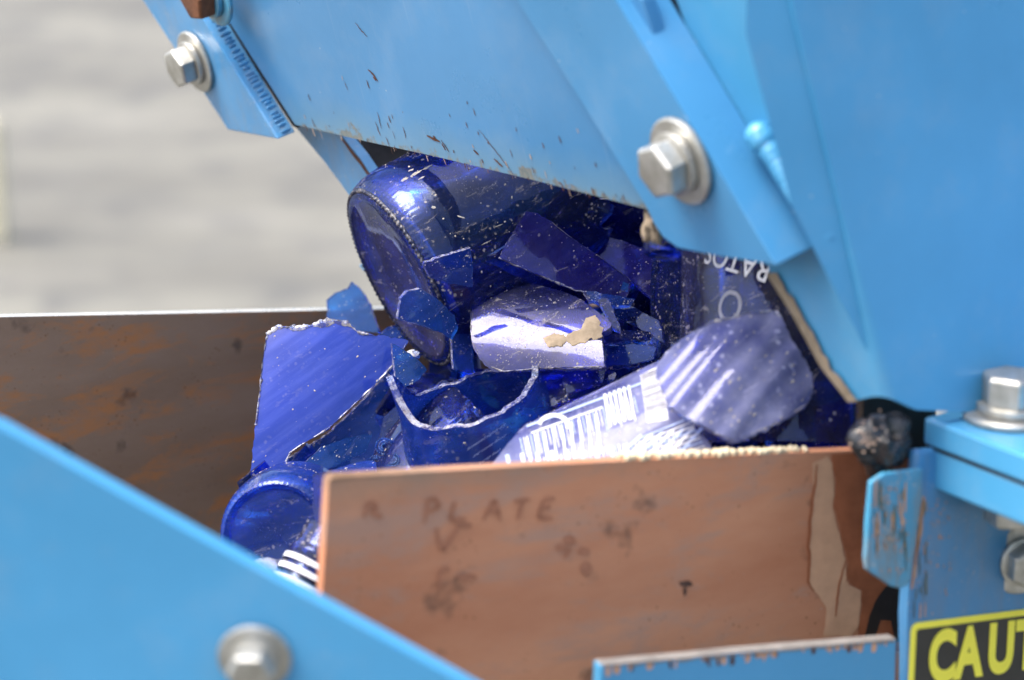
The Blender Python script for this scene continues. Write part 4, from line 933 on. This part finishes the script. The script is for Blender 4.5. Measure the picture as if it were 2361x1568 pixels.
for i in range(44):
    f0 = i / 44; u0 = 1150 + 420 * f0; v0 = 1075 - 75 * f0; ln = 30 + 30 * math.sin(i * 1.3) ** 2
    strip(u0, v0, u0 + ln * 0.2, v0 + ln, 2.6, 0 if i % 4 else 1, 4, 0.00045)
for i in range(9):  # lower-right streaks in print colours imitate white reflections
    strip(1480 + i * 4, 1010 + i * 8, 1590 + i * 5, 965 + i * 9, 3.2, 0 if i % 3 else 1, 6, 0.00045)
# barcode: white field with grey bars running across
strip(1499, 848, 1517, 972, 50, 0, 8, 0.0003)
x = 0.0
rr = random.Random(5)
while x < 0.86:
    wbar = rr.choice((1.2, 1.8, 2.6)); f0 = 0.05 + x
    u0, v0 = 1477 + 16 * f0, 862 + 112 * f0; strip(u0, v0, u0 + 46, v0 - 17, wbar, 2, 2, 0.0005); x += (wbar + rr.choice((1.4, 2.2, 3.0))) / 112
for i in range(6): strip(1395 + i * 11, 910 - i * 4, 1408 + i * 11, 985 - i * 4, 5 if i % 3 else 7, 0, 5)
for i in range(9):
    strip(1215 + i * 20, 1010 - i * 7, 1226 + i * 20, 1078 - i * 4, 4 + (i % 3), 0, 5)
strip(1215, 985, 1480, 885, 4, 1, 10); strip(1225, 1000, 1390, 940, 3, 0, 8)
for i in range(12): strip(1170 + i * 34, 1050 - i * 3, 1180 + i * 34, 1100 - i * 3, 9, 0 if i % 2 else 1, 4)
pa = [(1278 + 34 * math.cos(t), 985 + 26 * math.sin(t)) for t in [math.radians(k) for k in range(190, 380, 15)]]
for p, q in zip(pa, pa[1:]): strip(*p, *q, 9, 0, 1)
for i in range(7): strip(1410 + i * 26, 1065 - i * 3, 1480 + i * 24, 1005 - i * 4, 7, 0 if i % 2 else 1, 4)
link('print_and_glare', bm, ['print white', 'print blue', 'print grey'], ls)
# pale dusty heel at the right, its sky reflection painted in as film
RS = ((1700, 950, 1.010), (0.62, 0.72, 0.22), 0.052)
cylshard(S_, spline([(1510, 852), (1535, 812), (1560, 788), (1605, 760), (1655, 738), (1720, 722), (1782, 714), (1800, 728), (1830, 790), (1872, 862), (1864, 930), (1800, 974), (1750, 1000), (1692, 1022), (1640, 990), (1600, 972), (1548, 940), (1526, 900)]), *RS, 'pale sheen glass', 'large lavender shard with painted sky sheen and dirt specks at the right end of the pile', seed=12.0, t=0.004, edge='white fracture', amp=0.0007, rims=[([(1600, 766), (1655, 740), (1720, 725), (1780, 717), (1800, 730)], 0.0014), ([(1540, 940), (1600, 975), (1690, 1018)], 0.0008), ([(1700, 1015), (1790, 975), (1860, 932)], 0.0006)], gr=170, flute=0.0006, grid=0.0022)
# bottle base lower left
bottle(B, (640, 1245, 1.040), (0.22, 0.12, 0.94), 0.0285, jl(0.028, 0.004, 14.0), 'cobalt glass', 'thick dark blue bottle bottom facing the camera at the lower left of the pile', knurl=70, seg=210, punt=0.004, bt=0.006)
flat(S_, [(552, 1310), (590, 1288), (618, 1284), (636, 1290), (668, 1282), (690, 1308), (700, 1380), (600, 1380)], 1.000, (-0.1, 0.5, -0.85), 'dusty glass', 'grey dust-covered shard below the dark bottle bottom at lower left', seed=15.0, bow=5.0)
nk, fr3 = bottle('bottle_neck', (690, 1390, 0.985), (0.45, 0.80, 0.25), 0.013, jl(0.03, 0.002, 16.0), 'dusty glass', 'blue bottle neck with white ring stripes beside the front plate end', base=False, L0=lambda th: -0.01, rad=lambda s: 0.0135 + 0.0012 * max(0, math.sin(s * 420)) ** 3, rows=40, t=0.0025, seg=70)
na, np_, n1_, n2_ = fr3
for s0 in (0.004, 0.0085, 0.013):
    bm = bmesh.new(); prev = None
    for k in range(61):
        th = 2 * PI * k / 60; rr_ = n1_ * math.cos(th) + n2_ * math.sin(th)
        cur = [bm.verts.new(np_ + rr_ * 0.0150 + na * (s0 + h)) for h in (0, 0.0022)]
        if prev: bm.faces.new((prev[0], prev[1], cur[1], cur[0]))
        prev = cur
    link('printed_ring', bm, 'print white', nk, True)
cylshard(S_, spline([(982, 606), (1010, 586), (1080, 566), (1150, 546), (1196, 528), (1180, 556), (1140, 584), (1070, 604), (1000, 636)]), (1130, 760, 1.120), (0.88, 0.30, 0.1), 0.045, 'cobalt glass', 'long curved see-through shard along the broken lower side of the big bottle', seed=31.0)
cylshard(S_, spline([(985, 650), (1040, 640), (1088, 655), (1096, 740), (1092, 850), (1050, 862), (1010, 800), (1000, 720)]), (1110, 760, 1.150), (0.25, 0.95, 0.1), 0.042, 'azure glass', 'bright blue upright curved shard behind the small four-cornered shard', near=False, seed=32.0)
cylshard(S_, spline([(598, 1112), (660, 1098), (742, 1090), (850, 1062), (862, 1085), (790, 1112), (700, 1128), (620, 1140)]), (730, 1250, 1.080), (0.96, 0.12, 0.15), 0.034, 'cobalt glass', 'narrow curved shard with glinting edge lying over the dark bottle bottom', seed=33.0)
cylshard(S_, spline([(1392, 780), (1450, 768), (1512, 772), (1520, 830), (1450, 846), (1392, 842)]), (1450, 900, 1.128), (0.97, -0.1, 0.1), 0.036, 'cobalt glass', 'dark curved shard filling the shade right of the centre shard', seed=34.0)
cylshard(S_, spline([(1240, 860), (1390, 852), (1420, 872), (1380, 900), (1290, 930), (1240, 940)]), (1320, 1010, 1.105), (0.9, 0.3, 0.1), 0.040, 'navy glass', 'shaded navy shard under the lower edge of the centre shard', seed=35.0)
# dark slivers right of centre
SLV = [([(1380, 690), (1400, 686), (1425, 740), (1432, 762), (1410, 752)], 1.07, 'thin grey-dusted sliver beside the mud patches', 'dusty glass'),
       ([(1395, 775), (1440, 760), (1500, 764), (1505, 780), (1440, 786), (1400, 790)], 1.08, 'flat dark sliver right of the centre shard, uppermost of three', 'navy glass'),
       ([(1400, 800), (1460, 792), (1512, 800), (1505, 828), (1450, 842), (1395, 846)], 1.078, 'dark shard with a bright glint just above the barcode shard', 'cobalt glass'),
       ([(1300, 845), (1395, 850), (1390, 880), (1310, 905), (1296, 880)], 1.07, 'dark blue chip in shade between centre shard and label shard', 'navy glass'),
       ([(1350, 668), (1440, 684), (1466, 690), (1456, 700), (1420, 706), (1362, 690)], 1.082, 'long thin blue splinter under the triangular violet shard', 'cobalt glass'),
       ([(1425, 690), (1520, 740), (1530, 790), (1480, 760), (1410, 725)], 1.09, 'dark splinter crossing behind the slivers right of centre', 'navy glass'),
       ([(1436, 648), (1450, 655), (1446, 672), (1432, 668)], 1.075, 'tiny glinting chip at the tip of the violet shard', 'azure glass'),
       ([(1690, 1010), (1730, 985), (1750, 1000), (1742, 1045), (1690, 1050)], 1.00, 'bright blue chip under the lavender shard, left of two', 'azure glass'),
       ([(1760, 985), (1800, 978), (1850, 1030), (1842, 1050), (1770, 1050)], 1.01, 'dusty chip under the lavender shard near the plate rim', 'dusty glass'),
       ([(1880, 965), (1900, 955), (1915, 1010), (1895, 985)], 1.02, 'small grey splinter hanging in the dark corner near the rubber plug', 'dusty glass'),
       ([(1840, 1000), (1900, 985), (1945, 1030), (1930, 1050), (1850, 1050)], 1.03, 'dark blue chip in the corner by the rubber plug', 'navy glass'),
       ([(1105, 980), (1180, 960), (1232, 868), (1300, 872), (1290, 920), (1215, 960), (1150, 1060)], 1.075, 'dark blue shard behind the left end of the label shard', 'cobalt glass'),
       ([(720, 1095), (760, 1085), (780, 1130), (740, 1260), (722, 1180)], 1.03, 'narrow dark shard between bottle bottom and front plate end', 'navy glass'),
       ([(905, 790), (925, 800), (965, 830), (985, 852), (960, 880), (915, 900)], 1.085, 'sharp blue spike rising beside the pale bowl rim', 'azure glass'),
       ([(935, 812), (952, 804), (968, 812), (962, 824), (940, 824)], 1.12, 'small white-looking glint chip behind the blue spike', 'white')]
for i, (o_, d_, lb_, mt_) in enumerate(SLV):
    small = len(o_) < 6; nn = (0.35 * math.sin(i * 2.1), 0.35 + 0.25 * math.cos(i * 1.7), -0.9)
    flat(CH if small or 'chip' in lb_ else S_, o_, d_, nn, 'white fracture' if mt_ == 'white' else mt_, lb_, seed=20.0 + i, bow=4.0, t=0.0028)
# tiny print on the bowl's outside
bm = bmesh.new()
for i, s in enumerate(('fermented slightly dry', 'and intense flavour', 'a crisp finish')):
    u0, v0 = 1080, 1042 + i * 17
    def g(x, y, i=i):
        u = 1076 + i * 14 + x * 12.0 * 0.83 + y * 5.0; v = 1040 + i * 16 - x * 12.0 * 0.55 - y * 12.5
        r = ray(u, v).normalized(); A_ = None
        o = CAM - p_; lo = 0.0
        R_ = 0.0432; rp = r - a_ * r.dot(a_); op = o - a_ * o.dot(a_); q2, q1, q0 = rp.dot(rp), 2 * rp.dot(op), op.dot(op) - R_ * R_
        D = max(0, q1 * q1 - 4 * q2 * q0); return CAM + r * ((-q1 - math.sqrt(D)) / (2 * q2))
    add_text(bm, s, g, 0.0, 0, 0)
link('printed_text', bm, 'print blue', gb)
# the mass of crushed glass below and behind the named pieces
bm = bmesh.new(); rg = random.Random(11)
for k in range(420):
    u = rg.uniform(900, 2000); v = rg.uniform(560 if u > 1150 else 860, 1300); d = rg.uniform(1.13, 1.25) if u < 1700 else rg.uniform(1.06, 1.2)
    if k % 6 == 0: u = rg.uniform(610, 900); v = rg.uniform(1130, 1330); d = rg.uniform(1.09, 1.15)
    c = P(u, v, d); r = rg.uniform(0.010, 0.026); n = Vector((rg.gauss(0, 1), rg.gauss(0, 1), rg.gauss(0, 1))).normalized(); e1 = n.orthogonal().normalized(); e2 = n.cross(e1)
    m_ = rg.choice((3, 4, 5)); ph = rg.uniform(0, 6)
    ring = [c + (e1 * math.cos(ph + 2 * PI * i / m_) + e2 * math.sin(ph + 2 * PI * i / m_)) * r * rg.uniform(0.5, 1.0) for i in range(m_)]
    mid = rg.choice((0, 0, 1))
    a1 = [bm.verts.new(p) for p in ring]; b1 = [bm.verts.new(p - n * 0.003) for p in ring]
    fs = [bm.faces.new(a1), bm.faces.new(b1[::-1])] + [bm.faces.new((a1[i], b1[i], b1[(i + 1) % m_], a1[(i + 1) % m_])) for i in range(m_)]
    for f in fs: f.material_index = mid
tag(link('crushed_glass', bm, ['navy glass', 'cobalt glass', 'fracture edge', 'azure glass']), 'mass of small crushed blue glass deep in the trough', None, None, 'stuff')
